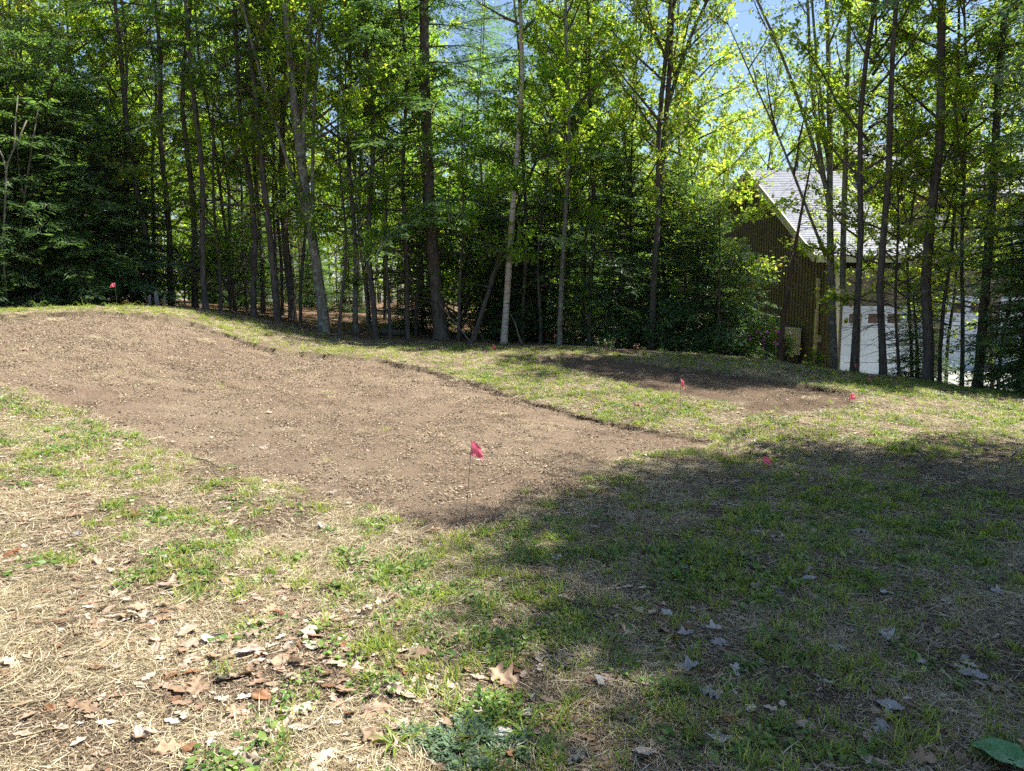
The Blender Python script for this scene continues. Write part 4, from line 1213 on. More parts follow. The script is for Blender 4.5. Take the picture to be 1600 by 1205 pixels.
def dry_leaf(seed, L, kind):
    rr = np.random.RandomState(seed)
    nu, nv = 15, 4
    u = np.linspace(0, 1, nu)
    env = np.sin(PI * u ** 0.85) ** 0.7
    if kind == 'oak':
        lob = 0.62 + 0.38 * np.cos(2 * PI * u * 3.6 + rr.rand())
        w = 0.34 * env * lob + 0.02
    elif kind == 'maple':
        w = 0.46 * np.sin(PI * u ** 0.7) * (0.66 + 0.34 * np.cos(2 * PI * u * 2.4 + 0.6)) + 0.015
    else:
        w = 0.27 * env + 0.01
    w[0] = 0.012; w[-1] = 0.006
    t = np.linspace(-1, 1, 2 * nv + 1)
    U, T = np.meshgrid(u, t, indexing='ij')
    asym = 1 + 0.15 * rr.normal(0, 1, (nu, 1)) * (T > 0)
    X = L * U; Y = L * w[:, None] * T * asym
    X = X + L * 0.10 * np.abs(T) * env[:, None]
    c1 = rr.uniform(-0.3, 1.1); c2 = rr.uniform(-0.1, 1.4)
    Z = L * (0.12 * c1 * (2 * U - 1) ** 2 + 0.28 * c2 * (w[:, None] * T) ** 2 * 4 + 0.03 * np.sin(9 * U + 4 * T + rr.rand() * 6) + 0.02 * rr.normal(0, 0.5, U.shape))
    Z -= Z.min() - 0.002
    if rr.rand() < 0.35: Z = Z.max() - Z
    V = np.stack([X - L / 2, Y, Z], -1).reshape(-1, 3)
    k = 2 * nv + 1
    ii = np.arange(nu * k).reshape(nu, k)
    Fq = np.stack([ii[:-1, :-1], ii[1:, :-1], ii[1:, 1:], ii[:-1, 1:]], -1).reshape(-1, 4)
    mb = MB(); mb.add(V, Fq)
    mb.tube([(-L / 2 + 0.002, 0, Z[0, nv]), (-L * 0.62, rr.normal(0, 0.05) * L, 0.004), (-L * 0.75, rr.normal(0, 0.1) * L, 0.002)], 0.0011, 4)
    return mb

def simple_leaf(seed, L):
    rr = np.random.RandomState(seed)
    mb = MB()
    pts = [(-0.5, 0), (-0.2, 0.22), (-0.05, 0.12), (0.12, 0.3), (0.22, 0.13), (0.5, 0.02), (0.24, -0.12), (0.1, -0.28), (-0.08, -0.12), (-0.25, -0.2)]
    c = rr.uniform(0.1, 0.9)
    v = [(L * x, L * y * rr.uniform(0.8, 1.2), L * (0.35 * c * (y * y * 4) + 0.1 * c * x * x + 0.04 * rr.rand())) for x, y in pts] + [(0, 0, 0.0)]
    mb.add(v, [(i, (i + 1) % 10, 10) for i in range(10)])
    return mb

def chips(seed, n, rad, l0, l1):
    rr = np.random.RandomState(seed); mb = MB()
    for i in range(n):
        r = rad * math.sqrt(rr.rand()); a = rr.rand() * 6.28
        l = rr.uniform(l0, l1) / 2; w = l * rr.uniform(0.12, 0.5); t = 0.0025
        M = Matrix.Translation((r * math.cos(a), r * math.sin(a), 0.004)) @ Euler((rr.normal(0, .3), rr.normal(0, .25), rr.rand() * 6.28)).to_matrix().to_4x4()
        b = MB(); b.box((-l, -w, -t), (l, w, t))
        mb.put(b.arrays(), M)
    return mb

def clod(seed, s):
    rr = np.random.RandomState(seed); mb = MB()
    import bmesh
    bm = bmesh.new(); bmesh.ops.create_icosphere(bm, subdivisions=1, radius=1)
    v = np.array([q.co[:] for q in bm.verts]); f = [[w.index for w in p.verts] for p in bm.faces]
    bm.free()
    v = v * (1 + rr.normal(0, 0.2, (len(v), 1))) * s * np.array([1, 0.85, 0.6]) + np.array([0, 0, s * 0.25])
    mb.add(v, f)
    return mb

def wedge(n, d0, d1, power=1.0, pad=0.6, rr=rs):
    """random points over the ground in view, denser close by"""
    t = rr.rand(n)
    y = (d0 ** (2 - power) + t * (d1 ** (2 - power) - d0 ** (2 - power))) ** (1 / (2 - power))
    x = rr.uniform(-1, 1, n) * (y * 0.72 + pad)
    return x, y

def tilt_rot(x, y, rr=rs, az=None):
    """euler angles that lay a patch on the slope with a random heading"""
    e = 0.15
    sx = (H(x + e, y) - H(x - e, y)) / (2 * e); sy = (H(x, y + e) - H(x, y - e)) / (2 * e)
    return np.stack([np.arctan(sy), -np.arctan(sx), rr.rand(len(x)) * 6.28 if az is None else az], 1)

def slope_euler(x, y, az):
    e = 0.12
    sx = (H(x + e, y) - H(x - e, y)) / (2 * e); sy = (H(x, y + e) - H(x, y - e)) / (2 * e)
    out = np.zeros((len(x), 3))
    for i in range(len(x)):
        nrm = Vector((-sx[i], -sy[i], 1)).normalized()
        q = Vector((0, 0, 1)).rotation_difference(nrm)
        out[i] = (q.to_matrix() @ Matrix.Rotation(az[i], 3, 'Z')).to_euler()
    return out

def lawn_filter(x, y, dens, spill=0.02, past=0.5):
    a, b = bed_mask(x, y)
    inb = a | b
    k = rs.rand(len(x)) < dens
    k &= ~inb | (rs.rand(len(x)) < spill)
    k &= beyond_edge(x, y) < past
    return x[k], y[k], inb[k]

def gauss(x, y, px, py, sx, sy):
    p = hit(px, py); return np.exp(-((x - p[0]) / sx) ** 2 - ((y - p[1]) / sy) ** 2)

def greenness(x, y):
    """how green the lawn is at a place"""
    g = (fbm(x, y, 1.1, 4, 500) - 0.5) * 1.3 + (fbm(x, y, 4.5, 3, 520) - 0.5) * 1.1 + 0.40
    g = g + 0.45 * gauss(x, y, 560, 960, 0.7, 0.7) + 0.4 * gauss(x, y, 700, 880, 0.7, 0.5) + 0.30 * gauss(x, y, 1350, 800, 2.2, 1.6) + 0.35 * gauss(x, y, 1180, 690, 1.8, 0.6)
    g = g + 0.30 * sstep(7.5, 10.5, y) * sstep(18, 15.5, y) + 0.16 * gauss(x, y, 1300, 950, 1.8, 1.6) + 0.2 * gauss(x, y, 60, 680, 1.6, 1.0) - 0.35 * gauss(x, y, 100, 1050, 1.2, 0.9) - 0.15 * gauss(x, y, 900, 1150, 0.5, 0.5) + 0.25 * gauss(x, y, 980, 610, 2.5, 1.2)
    return np.clip(g, 0, 1)

def do_scatter(name, x, y, z, s, meshes, label, cat):
    az = rs.rand(len(x)) * 6.28
    scatter(name, np.stack([x, y, z], 1), slope_euler(x, y, az), s, rs.randint(0, len(meshes), len(x)), meshes, label, cat)

# dry grass
STRAW = [blades(600 + i, 80, 0.13, 0.03, 0.15, 0.0024, 0.0, 0.28, None if i < 2 else 0.4).mesh('dry_grass_clump', [M_STRAW]) for i in range(5)] + \
        [blades(610 + i, 46, 0.08, 0.02, 0.07, 0.0024, 0.1, 0.8).mesh('dry_grass_clump', [M_STRAW]) for i in range(2)]
x, y = wedge(33000, 2.0, 18.5, 0.75)
x, y, _ = lawn_filter(x, y, np.clip(0.42 + 2.6 * (fbm(x, y, 1.9, 4, 640) - 0.45) - 0.2 * greenness(x, y), 0.06, 1), 0.012)
do_scatter('dry_grass', x, y, gz(x, y), rs.uniform(0.75, 1.3, len(x)), STRAW, 'straw coloured dry grass matted over the lawn', 'dry grass')
# fine debris: short bits of stem and bark between the grass
M_BITS = foliage_mat('thatch_bits', [(0.0, (0.05, 0.035, 0.025)), (0.4, (0.14, 0.10, 0.065)), (0.8, (0.30, 0.23, 0.15)), (1.0, (0.46, 0.38, 0.28))], 0.1, 1.0, 0.7, 0.2, 0.2)
BITS = [blades(625 + i, 120, 0.14, 0.008, 0.04, 0.0032, 0.0, 0.35).mesh('thatch_bits', [M_BITS]) for i in range(3)]
x, y = wedge(13000, 2.0, 12.0, 0.85)
x, y, _ = lawn_filter(x, y, np.full(len(x), 0.8), 0.10)
do_scatter('thatch', x, y, gz(x, y), rs.uniform(0.8, 1.3, len(x)), BITS, 'brown thatch and stem bits between the grass', 'thatch')
# green grass
GRASS = [blades(650 + i, 15, 0.05, 0.035, 0.09, 0.0045, 0.2, 1.1).mesh('grass_clump', [M_GRASS]) for i in range(3)] + [blades(655 + i, 20, 0.04, 0.045, 0.11, 0.005, 0.4, 1.2).mesh('grass_clump', [M_GRASS]) for i in range(2)]
x, y = wedge(42000, 2.0, 18.3, 0.8)
x, y, _ = lawn_filter(x, y, np.clip(greenness(x, y) * 1.35 - 0.42, 0, 1) * 0.75, 0.004, 0.2)
do_scatter('grass', x, y, gz(x, y), rs.uniform(0.6, 1.25, len(x)), GRASS, 'short green grass growing in patches through the dry lawn', 'grass')
# low broad leaved weeds
WEED = [weed(670 + i, 26, 0.075, 0.022).mesh('weed_clump', [M_WEED]) for i in range(2)] + [weed(674 + i, 16, 0.07, 0.031).mesh('weed_clump', [M_WEED]) for i in range(2)]
x, y = wedge(16000, 2.0, 14.0, 0.9)
x, y, _ = lawn_filter(x, y, np.clip((greenness(x, y) - 0.30) * 1.1 * (fbm(x, y, 3.2, 3, 690) > 0.48), 0, 1), 0.002, 0.1)
do_scatter('weeds', x, y, gz(x, y), rs.uniform(0.7, 1.35, len(x)), WEED, 'low clover like weeds among the grass', 'weeds')
# fallen leaves that nobody could count
LIT = [simple_leaf(700 + i, 0.075).mesh('litter_leaf', [M_DRYLEAF]) for i in range(5)]
x, y = wedge(32000, 2.1, 18.5, 0.9)
dn = np.clip(0.24 + 1.1 * (fbm(x, y, 0.8, 3, 710) - 0.42) + 0.5 * gauss(x, y, 1450, 650, 2.6, 1.6) + 0.35 * gauss(x, y, 330, 930, 1.0, 0.8) + 0.3 * gauss(x, y, 150, 760, 1.4, 1.2), 0.04, 0.9)
x, y, _ = lawn_filter(x, y, dn, 0.03, 0.6)
do_scatter('leaf_litter', x, y, gz(x, y) + 0.012, rs.uniform(0.25, 1.2, len(x)), LIT, 'small pale dead leaves strewn over the lawn', 'leaf litter')
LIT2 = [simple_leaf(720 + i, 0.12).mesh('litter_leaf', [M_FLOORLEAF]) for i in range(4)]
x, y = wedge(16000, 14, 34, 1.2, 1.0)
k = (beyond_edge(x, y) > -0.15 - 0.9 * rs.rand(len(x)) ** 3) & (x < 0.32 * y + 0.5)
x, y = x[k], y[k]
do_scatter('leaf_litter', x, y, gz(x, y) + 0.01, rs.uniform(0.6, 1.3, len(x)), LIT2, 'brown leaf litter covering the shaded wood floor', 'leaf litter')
# chips and clods on the soil beds
CHIP = [blades(735 + i, 34, 0.15, 0.015, 0.06, 0.003, 0.0, 0.2).mesh('chip_cluster', [M_CHIP]) for i in range(2)] + [chips(740 + i, 30, 0.15, 0.006, 0.03).mesh('chip_cluster', [M_CHIP]) for i in range(4)]
x, y = wedge(15000, 4.6, 16.0, 0.75, 0.2)
a_, b_ = bed_mask(x, y)
k = (a_ | b_) & (rs.rand(len(x)) < np.where(b_, 0.12, 0.28 + 0.7 * sstep(8.5, 12.5, y - 0.35 * x - 2)))
x, y = x[k], y[k]
do_scatter('wood_chips', x, y, bedz(x, y) + 0.004, rs.uniform(0.6, 1.3, len(x)), CHIP, 'pale wood chips and bark bits lying on the bare soil', 'wood chips')
CL = [clod(760 + i, 0.016).mesh('soil_clod', [M_CLOD]) for i in range(4)]
x, y = wedge(5500, 4.6, 16.0, 0.9, 0.2)
a_, b_ = bed_mask(x, y); k = (a_ | b_); x, y = x[k], y[k]
do_scatter('soil_crumbs', x, y, bedz(x, y), rs.uniform(0.3, 1.0, len(x)) ** 3.0 * 1.3, CL, 'crumbs and small clods of brown soil on the beds', 'soil')

# ------------------------------------------------------------------ marker flags
m, nt, b, out = new_mat('pink_flag_film')
oi = nt.nodes.new('ShaderNodeObjectInfo')
b.inputs['Base Color'].default_value = (1.0, 0.17, 0.27, 1); b.inputs['Roughness'].default_value = 0.3
t = nt.nodes.new('ShaderNodeBsdfTranslucent'); t.inputs[0].default_value = (1.0, 0.27, 0.36, 1)
mx = nt.nodes.new('ShaderNodeMixShader'); mx.inputs[0].default_value = 0.45
nt.links.new(b.outputs[0], mx.inputs[1]); nt.links.new(t.outputs[0], mx.inputs[2]); nt.links.new(mx.outputs[0], out.inputs[0])
M_FLAG = m
M_WIRE = plain_mat('rusty_wire', (0.10, 0.075, 0.06), 0.6, 0.2, 30)

def flag(px, py_base, D, hgt, label, side=1, az=0.0, droop=0.5, lean=(0.0, 0.0), seed=0, sz=1.0):
    rr = np.random.RandomState(900 + seed)
    if D is None:
        x, y = hit(px, py_base)
    else:
        x, y, _ = base_of(px, D)
    a_, b_ = bed_mask(np.array([x]), np.array([y]))
    z = float(bedz(np.array([x]), np.array([y]))[0]) if (a_[0] or b_[0]) else float(gz(np.array([x]), np.array([y]))[0])
    o = empty('marker_flag', (x, y, z), (lean[1], lean[0], 0))
    w = MB(); zz = np.linspace(-0.08, hgt, 7)
    w.tube(np.stack([0.01 * np.sin(zz * 4 + seed), np.zeros(7), zz], 1), 0.0022, 5)
    link('wire', w.mesh('wire', [M_WIRE], True), o)
    n = 9
    u = np.linspace(0, 1, n); v = np.linspace(0, 1, n)
    U, V = np.meshgrid(u, v, indexing='ij')
    wd, ht = 0.125 * sz, 0.10 * sz
    Xf = wd * U * (1 - 0.25 * droop * U) * (0.72 + 0.28 * V); Zf = hgt - 0.004 - ht * V - droop * wd * U ** 1.4 * (0.75 - 0.1 * V)
    Yf = 0.03 * np.sin(U * 5 + 2.5 * V + seed) * U + 0.012 * np.sin(V * 6 + seed) * U
    ca, sa = math.cos(az), math.sin(az)
    P = np.stack([side * Xf * ca - Yf * sa + 0.01 * np.sin(hgt * 4 + seed), side * Xf * sa + Yf * ca, Zf], -1).reshape(-1, 3)
    ii = np.arange(n * n).reshape(n, n)
    f = MB(); f.add(P, np.stack([ii[:-1, :-1], ii[1:, :-1], ii[1:, 1:], ii[:-1, 1:]], -1).reshape(-1, 4))
    link('flag_film', f.mesh('flag_film', [M_FLAG], True), o)
    return tag(o, label, 'flag', 'pink wire marker flags')

flag(722, 836, None, 0.70, 'nearest pink marker flag on a tall wire at the soil bed tip', 1, 0.25, 0.55, (0.11, 0.0), 1)
flag(1062, 648, None, 0.50, 'pink marker flag hanging over the grass strip between the beds', 1, 0.5, 0.9, (0.02, 0), 2)
flag(1326, 638, None, 0.19, 'pink marker flag at the near tip of the narrow bed', 1, 0.2, -0.4, (0.05, 0), 3, 0.75)
flag(1358, 604, None, 0.20, 'pink marker flag on the bank before the dark garage trunk', 1, 0.9, 0.8, (0, 0), 4, 0.8)
flag(1338, 0, 15.4, 0.2, 'tiny pink marker flag at the foot of the brown trunk by the garage', -1, 0.5, 0.2, (0, 0), 5, 0.7)
flag(1192, 732, None, 0.13, 'low pink marker flag sunk in the shaded grass', 1, 0.3, 0.3, (0, 0), 6, 0.8)
flag(769, 549, None, 0.16, 'small red marker flag on the lawn before the white birch', 1, 0.8, 0.8, (0, 0), 7)
flag(866, 0, 17.0, 0.32, 'red marker flag standing beside the grey slender maple', 1, 1.2, 0.9, (0, 0), 8)
flag(183, 481, None, 0.50, 'red marker flag alone on top of the mound', -1, 0.2, 0.1, (0, 0), 9, 0.85)

# ------------------------------------------------------------------ grey stakes, log, fallen branches
M_STAKE = plain_mat('weathered_wood', (0.15, 0.155, 0.145), 0.85, 0.3, 14, 0.4)
for i, (px, hh, ww, ln) in enumerate([(234, 0.26, 0.05, 0.08), (246, 0.36, 0.08, -0.06), (256, 0.24, 0.05, 0.1)]):
    x, y, z = base_of(px, 16.9)
    bm_ = MB(); w2 = ww / 2
    bm_.add([(-w2, -.02, -.15), (w2, -.02, -.15), (w2, .02, -.15), (-w2, .02, -.15), (-w2, -.02, hh * .85), (w2, -.02, hh * .9), (w2, .02, hh * .9), (-w2, .02, hh * .85), (0, -.02, hh), (0, .02, hh)],
            [(0, 3, 2, 1), (1, 2, 6, 5), (3, 0, 4, 7)])
    k = bm_.n - 10
    bm_.f.append((np.array([[k + 0, k + 1, k + 5, k + 8, k + 4]]), 0)); bm_.f.append((np.array([[k + 2, k + 3, k + 7, k + 9, k + 6]]), 0))
    bm_.f.append((np.array([[k + 4, k + 8, k + 9, k + 7], [k + 8, k + 5, k + 6, k + 9]]), 0))
    o = link('wooden_stake', bm_.mesh('wooden_stake', [M_STAKE])); o.location = (x, y, z); o.rotation_euler = (0, ln, 0.3 * i)
    tag(o, ['short grey wooden stake nearest the hemlock thicket', 'tallest grey wooden stake of the three on the mound', 'short grey wooden stake nearest the leaning dark trunk'][i], 'stake')

def log_between(name, label, p, q, r0, r1, mat, seed, cat='log', bend=0.05, sides=9, twigs=0):
    rr = np.random.RandomState(seed)
    p = np.array(p); q = np.array(q); L = np.linalg.norm(q - p)
    t = np.linspace(0, 1, 9)
    pts = (p + (q - p) * t[:, None]) - p
    off = np.sin(t * PI * 1.3 + seed)[:, None] * np.array([rr.normal(), rr.normal(), rr.normal() * 0.4]) * bend * L * np.sin(t * PI)[:, None]
    pts = pts + off
    b = MB(); b.tube(pts, np.linspace(r0, r1, 9) * (1 + rr.normal(0, .05, 9)), sides)
    b.f.append((np.array([list(range(sides))[::-1]]), 0))
    o = link(name, b.mesh(name, [mat], True)); o.location = p
    for i in range(twigs):
        k = rr.randint(2, 8); d = unit(unit(q - p) + rr.normal(0, 0.6, 3)); l = L * rr.uniform(0.12, 0.3)
        b = MB(); b.tube([pts[k], pts[k] + d * l * .5 + rr.normal(0, .02, 3), pts[k] + d * l], [r1 * 1.4, r1, r1 * 0.4], 5); link('twig', b.mesh('twig', [mat], True), o)
    return tag(o, label, cat)
def gp(px, D, up=0.0):
    x, y, z = base_of(px, D); return (x, y, z + up)
log_between('fallen_log', 'dark fallen log lying between two trunks on the wood floor', gp(594, 18.9, 0.07), gp(632, 18.9, 0.08), 0.09, 0.085, M_BARK, 3)
log_between('fallen_branch', 'thin dead branch leaning against the big dark hemlock', gp(736, 17.9, 0.0), at(683, 470, 18.3), 0.022, 0.01, M_DEADTWIG, 4, 'branch')
log_between('fallen_branch', 'thin dead branch leaning at the foot of the white birch', gp(816, 17.8, 0.0), at(796, 488, 18.1), 0.025, 0.01, M_DEADTWIG, 5, 'branch')
log_between('dead_branch', 'pale bare branch slung between the trunks before the garage', at(1480, 445, 14.5), at(1372, 478, 14.9), 0.016, 0.005, M_DEADTWIG, 6, 'branch', 0.03, 6, 4)
log_between('dead_branch', 'long pale bare branch reaching in from the picture edge', at(1620, 442, 14.2), at(1462, 450, 14.4), 0.014, 0.005, M_DEADTWIG, 9, 'branch', 0.03, 6, 3)
p = hit(1600, 712); q = hit(1560, 733)
log_between('fallen_branch', 'pale crooked twig lying on the lit grass at the picture edge', (p[0], p[1], Hs(*p) + 0.10), (q[0], q[1], Hs(*q) + 0.03), 0.012, 0.005, M_DEADTWIG, 8, 'branch', 0.06, 6, 2)
for i, (a1, a2, lb) in enumerate([((760, 822), (792, 806), 'short dark stick at the soil bed tip beside the nearest flag'), ((1065, 828), (1105, 838), 'dark stick in the shaded grass below the bed tip'),
                                  ((1170, 838), (1215, 852), 'thin dark stick in the middle of the shaded grass'), ((705, 1166), (742, 1158), 'short brown stick lying under the feathery weed'),
                                  ((300, 716), (345, 735), 'thin twig lying at the lit lower edge of the soil bed'), ((845, 930), (950, 975), 'long thin twig at the border of the tree shade')]):
    p = hit(*a1); q = hit(*a2)
    log_between('stick', lb, (p[0], p[1], Hs(*p) + 0.02), (q[0], q[1], Hs(*q) + 0.022), 0.008, 0.004, M_BARK_RED if i == 3 else M_TWIG, 30 + i, 'stick', 0.04, 6)

# ------------------------------------------------------------------ flowering shrubs by the house
M_PINK = foliage_mat('magenta_petals', [(0, (0.5, 0.05, 0.35)), (1, (0.75, 0.16, 0.55))], 0.3, 1.1)
M_YEL = foliage_mat('yellow_petals', [(0, (0.65, 0.5, 0.05)), (1, (0.8, 0.7, 0.12))], 0.3, 1.1)
for px, D, h, mat, lb, n in [(1196, 16.9, 0.75, M_PINK, 'low shrub with magenta blossoms before the gable', 26), (1276, 17.0, 0.38, None, 'low leafy shrub between the heat pump and the pipe cover', 0), (1224, 16.9, 0.45, M_YEL, 'leafy shrub with a few yellow flowers near the heat pump', 10)]:
    x, y, z = base_of(px, D)
    o = place_tree('shrub', x, y, lb, r=0.012, h=h, name='flowering_shrub' if mat else 'shrub')
    if mat:
        rr = np.random.RandomState(px); P = rr.normal(0, 0.22, (n, 3)) * np.array([1.2, 1.2, 0.5]) + np.array([0, -0.1, h * 0.75])
        b = MB()
        for k in range(5):
            an = k * 1.2566
            b.cards(P, np.tile([math.cos(an), -0.6, math.sin(an)], (n, 1)) + rr.normal(0, .1, (n, 3)), np.tile([0, -1.0, 0.4], (n, 1)), np.full(n, 0.045), LEAF4, 0)
        link('blossoms', b.mesh('blossoms', [mat]), o)

# ------------------------------------------------------------------ weeds that stand out in the foreground
M_FEATHER = foliage_mat('feathery_leaves', [(0, (0.075, 0.13, 0.07)), (0.6, (0.13, 0.20, 0.11)), (1, (0.2, 0.27, 0.16))], 0.3, 1.2, 0.6, 0.3, 0.05)
def feather_weed(px, py, nf, L, label, seed, mat=M_FEATHER):
    p = hit(px, py); rr = np.random.RandomState(seed)
    o = empty('feathery_weed', (p[0], p[1], float(gz(p[:1], p[1:])[0])))
    for i in range(nf):
        az = i * 6.28 / nf + rr.normal(0, 0.25); l = L * rr.uniform(0.6, 1.15); rise = rr.uniform(0.15, 0.5)
        b = MB(); t = np.linspace(0, 1, 9)
        pts = np.stack([l * t * math.cos(az), l * t * math.sin(az), 0.008 + l * (rise * t - 0.9 * rise * t * t)], 1)
        b.tube(pts, np.linspace(0.002, 0.0008, 9), 4)
        P = []; A = []; S = []
        for k in range(26):
            u = 0.12 + 0.88 * k / 26; c = np.array([np.interp(u, t, pts[:, q]) for q in range(3)])
            wv = 0.22 * l * math.sin(PI * min(1, u * 0.9 + 0.1)) + 0.006
            for sd in (-1, 1):
                d = np.array([math.cos(az + sd * 0.95), math.sin(az + sd * 0.95), 0.15 + rr.normal(0, 0.2)])
                for j in range(3):
                    P.append(c + d * wv * j / 3.2); A.append(d + rr.normal(0, 0.35, 3)); S.append(wv * 0.6)
        b.cards(np.array(P), np.array(A), np.tile([0, 0, 1.0], (len(P), 1)) + rr.normal(0, .2, (len(P), 3)), np.array(S), LEAF4, 0)
        link('frond', b.mesh('frond', [mat]), o)
    return tag(o, label, 'weed')
feather_weed(725, 1155, 13, 0.17, 'largest grey green feathery weed at the bottom of the picture', 1)
feather_weed(660, 1150, 9, 0.12, 'grey green feathery weed in the sun beside the largest one', 2)
feather_weed(800, 1172, 10, 0.12, 'grey green feathery weed with toothed leaves past the brown stick', 3)
feather_weed(725, 1200, 9, 0.11, 'pale feathery weed cut by the bottom of the picture', 4)

def rosette(px, py, n, L, wf, rise, label, seed, mat=M_GRASS, name='grass_tuft', cat='grass tuft'):
    p = hit(px, py); rr = np.random.RandomState(seed)
    o = empty(name, (p[0], p[1], float(gz(p[:1], p[1:])[0])))
    for i in range(n):
        az = i * 6.28 / n + rr.normal(0, 0.4); l = L * rr.uniform(0.5, 1.2); rs_ = rise * rr.uniform(0.5, 1.3)
        t = np.linspace(0, 1, 6); w = wf * l * np.sin(PI * (0.08 + 0.9 * t) ** 0.8)
        c = np.stack([l * t * math.cos(az), l * t * math.sin(az), 0.004 + l * (rs_ * t - 0.75 * rs_ * t * t * t)], 1)
        lat = np.array([-math.sin(az), math.cos(az), 0])
        V = np.concatenate([c - lat * w[:, None] / 2 + [0, 0, .002], c - [0, 0, .001], c + lat * w[:, None] / 2 + [0, 0, .002]])
        Fq = [(k, k + 1, 6 + k + 1, 6 + k) for k in range(5)] + [(6 + k, 6 + k + 1, 12 + k + 1, 12 + k) for k in range(5)]
        b = MB(); b.add(V, Fq); link('blade' if wf < 0.1 else 'leaf', b.mesh('blade', [mat], True), o)
    return tag(o, label, cat)
rosette(618, 1168, 16, 0.10, 0.12, 0.9, 'bright green tuft of broad blades at the bottom, in the sun', 1)
rosette(640, 1150, 10, 0.16, 0.035, 0.9, 'arching long grass blades beside the sunny feathery weed', 2)
rosette(820, 1150, 18, 0.13, 0.05, 1.4, 'upright grass tuft past the feathery weeds', 3)
rosette(838, 1175, 12, 0.09, 0.16, 0.8, 'broad leaved green tuft at the bottom past the feathery weeds', 4, M_WEED)
rosette(905, 862, 12, 0.08, 0.2, 0.5, 'dark green weed rosette in the shade beside the bed tip', 5, M_WEED, 'weed_rosette', 'weed')
rosette(1165, 1045, 14, 0.11, 0.16, 0.7, 'green rosette with long leaves in the middle of the shade', 6, M_WEED, 'weed_rosette', 'weed')
rosette(1065, 975, 10, 0.09, 0.06, 1.5, 'small upright grass tuft beside pale leaves in the shade', 7)
rosette(1120, 920, 12, 0.08, 0.2, 0.5, 'weed rosette beside a grey leaf in the shaded grass', 8, M_WEED, 'weed_rosette', 'weed')
rosette(330, 860, 12, 0.10, 0.06, 1.0, 'sunlit grass tuft among pale leaves below the bed', 9)
rosette(180, 800, 14, 0.11, 0.06, 1.0, 'sunlit grass tuft nearest the outer corner of the bed', 10)
rosette(820, 775, 12, 0.10, 0.05, 1.4, 'yellowish grass tuft sticking up at the bed edge by the shade', 11)
rosette(875, 572, 9, 0.22, 0.04, 1.8, 'tall yellow green grass tuft on the narrow bed end', 12)
for i, (px, lb) in enumerate([(60, 'long green grass clump at the outer foot of the thicket'), (130, 'long green grass clump under the thicket'), (205, 'tallest green grass clump beside the mound flag'), (170, 'green grass clump right behind the mound flag')]):
    rosette(px, 483 if px < 200 else 482, 16, 0.2, 0.03, 1.6, lb, 40 + i)

# broad dock leaf in the corner
M_DOCK = plain_mat('dock_leaf', (0.055, 0.17, 0.06), 0.4, 0.3, 22, 0.3, 0.5)
p = hit(1562, 1195)
o = empty('dock_plant', (p[0], p[1], float(gz(p[:1], p[1:])[0])))
for i, (az, l) in enumerate([(2.35, 0.19), (-0.6, 0.12)]):
    n_ = 10; t = np.linspace(0, 1, n_); w = 0.42 * l * np.sin(PI * (0.04 + 0.95 * t) ** 0.75)
    T = np.linspace(-1, 1, 7); U, V = np.meshgrid(t, T, indexing='ij')
    Z = 0.02 + l * (0.35 * U - 0.3 * U * U) + 0.16 * np.abs(V) * w[:, None] * 0.9 + 0.004 * np.sin(14 * U + 5 * np.abs(V))
    Xc = l * (U - 0.45); Yc = V * w[:, None] / 1.0
    P = np.stack([Xc * math.cos(az) - Yc * math.sin(az), Xc * math.sin(az) + Yc * math.cos(az), Z], -1).reshape(-1, 3)
    ii = np.arange(n_ * 7).reshape(n_, 7)
    b = MB(); b.add(P, np.stack([ii[:-1, :-1], ii[1:, :-1], ii[1:, 1:], ii[:-1, 1:]], -1).reshape(-1, 4))
    link('leaf', b.mesh('leaf', [M_DOCK], True), o)
tag(o, 'broad dark green dock leaf in the bottom corner', 'plant')

# ------------------------------------------------------------------ fallen leaves one can pick out
def leafmat(nm, c):
    m, nt, b, out = new_mat(nm)
    n = noise(nt, 70, 5, 0.7, objco(nt)); oi = nt.nodes.new('ShaderNodeObjectInfo')
    hs = nt.nodes.new('ShaderNodeHueSaturation'); mr = nt.nodes.new('ShaderNodeMapRange'); nt.links.new(oi.outputs['Random'], mr.inputs[0])
    mr.inputs[3].default_value = 0.7; mr.inputs[4].default_value = 1.25; nt.links.new(mr.outputs[0], hs.inputs['Value'])
    nt.links.new(ramp(nt, n, [(0.3, tuple(q * 0.72 for q in c)), (0.7, tuple(min(1, q * 1.15) for q in c))]), hs.inputs['Color'])
    nt.links.new(hs.outputs[0], b.inputs['Base Color']); b.inputs['Roughness'].default_value = 0.55; b.inputs['Specular IOR Level'].default_value = 0.4
    t = nt.nodes.new('ShaderNodeBsdfTranslucent'); nt.links.new(hs.outputs[0], t.inputs[0])
    mx = nt.nodes.new('ShaderNodeMixShader'); mx.inputs[0].default_value = 0.2
    nt.links.new(b.outputs[0], mx.inputs[1]); nt.links.new(t.outputs[0], mx.inputs[2]); nt.links.new(mx.outputs[0], out.inputs[0])
    bump(nt, b, n, 0.5, 0.004)
    return m
LM = {'pale': leafmat('pale_leaf', (0.45, 0.35, 0.26)), 'grey': leafmat('grey_leaf', (0.37, 0.345, 0.32)), 'tan': leafmat('tan_leaf', (0.34, 0.23, 0.145)), 'rust': leafmat('rust_leaf', (0.23, 0.11, 0.05))}  # grey puts the dull tone of shade into the leaf colour
LMESH = {}
for c in LM:
    LMESH[c] = []
    for i, kd in enumerate(['oak', 'maple', 'ovate', 'oak', 'maple', 'ovate']):
        me = dry_leaf(1000 + i * 7 + len(c), 0.115 if kd == 'oak' else 0.09, kd).mesh('fallen_leaf', [LM[c]], True)
        LMESH[c].append((kd, me))
KDW = {'oak': 'lobed oak leaf', 'maple': 'broad maple leaf', 'ovate': 'oval leaf'}
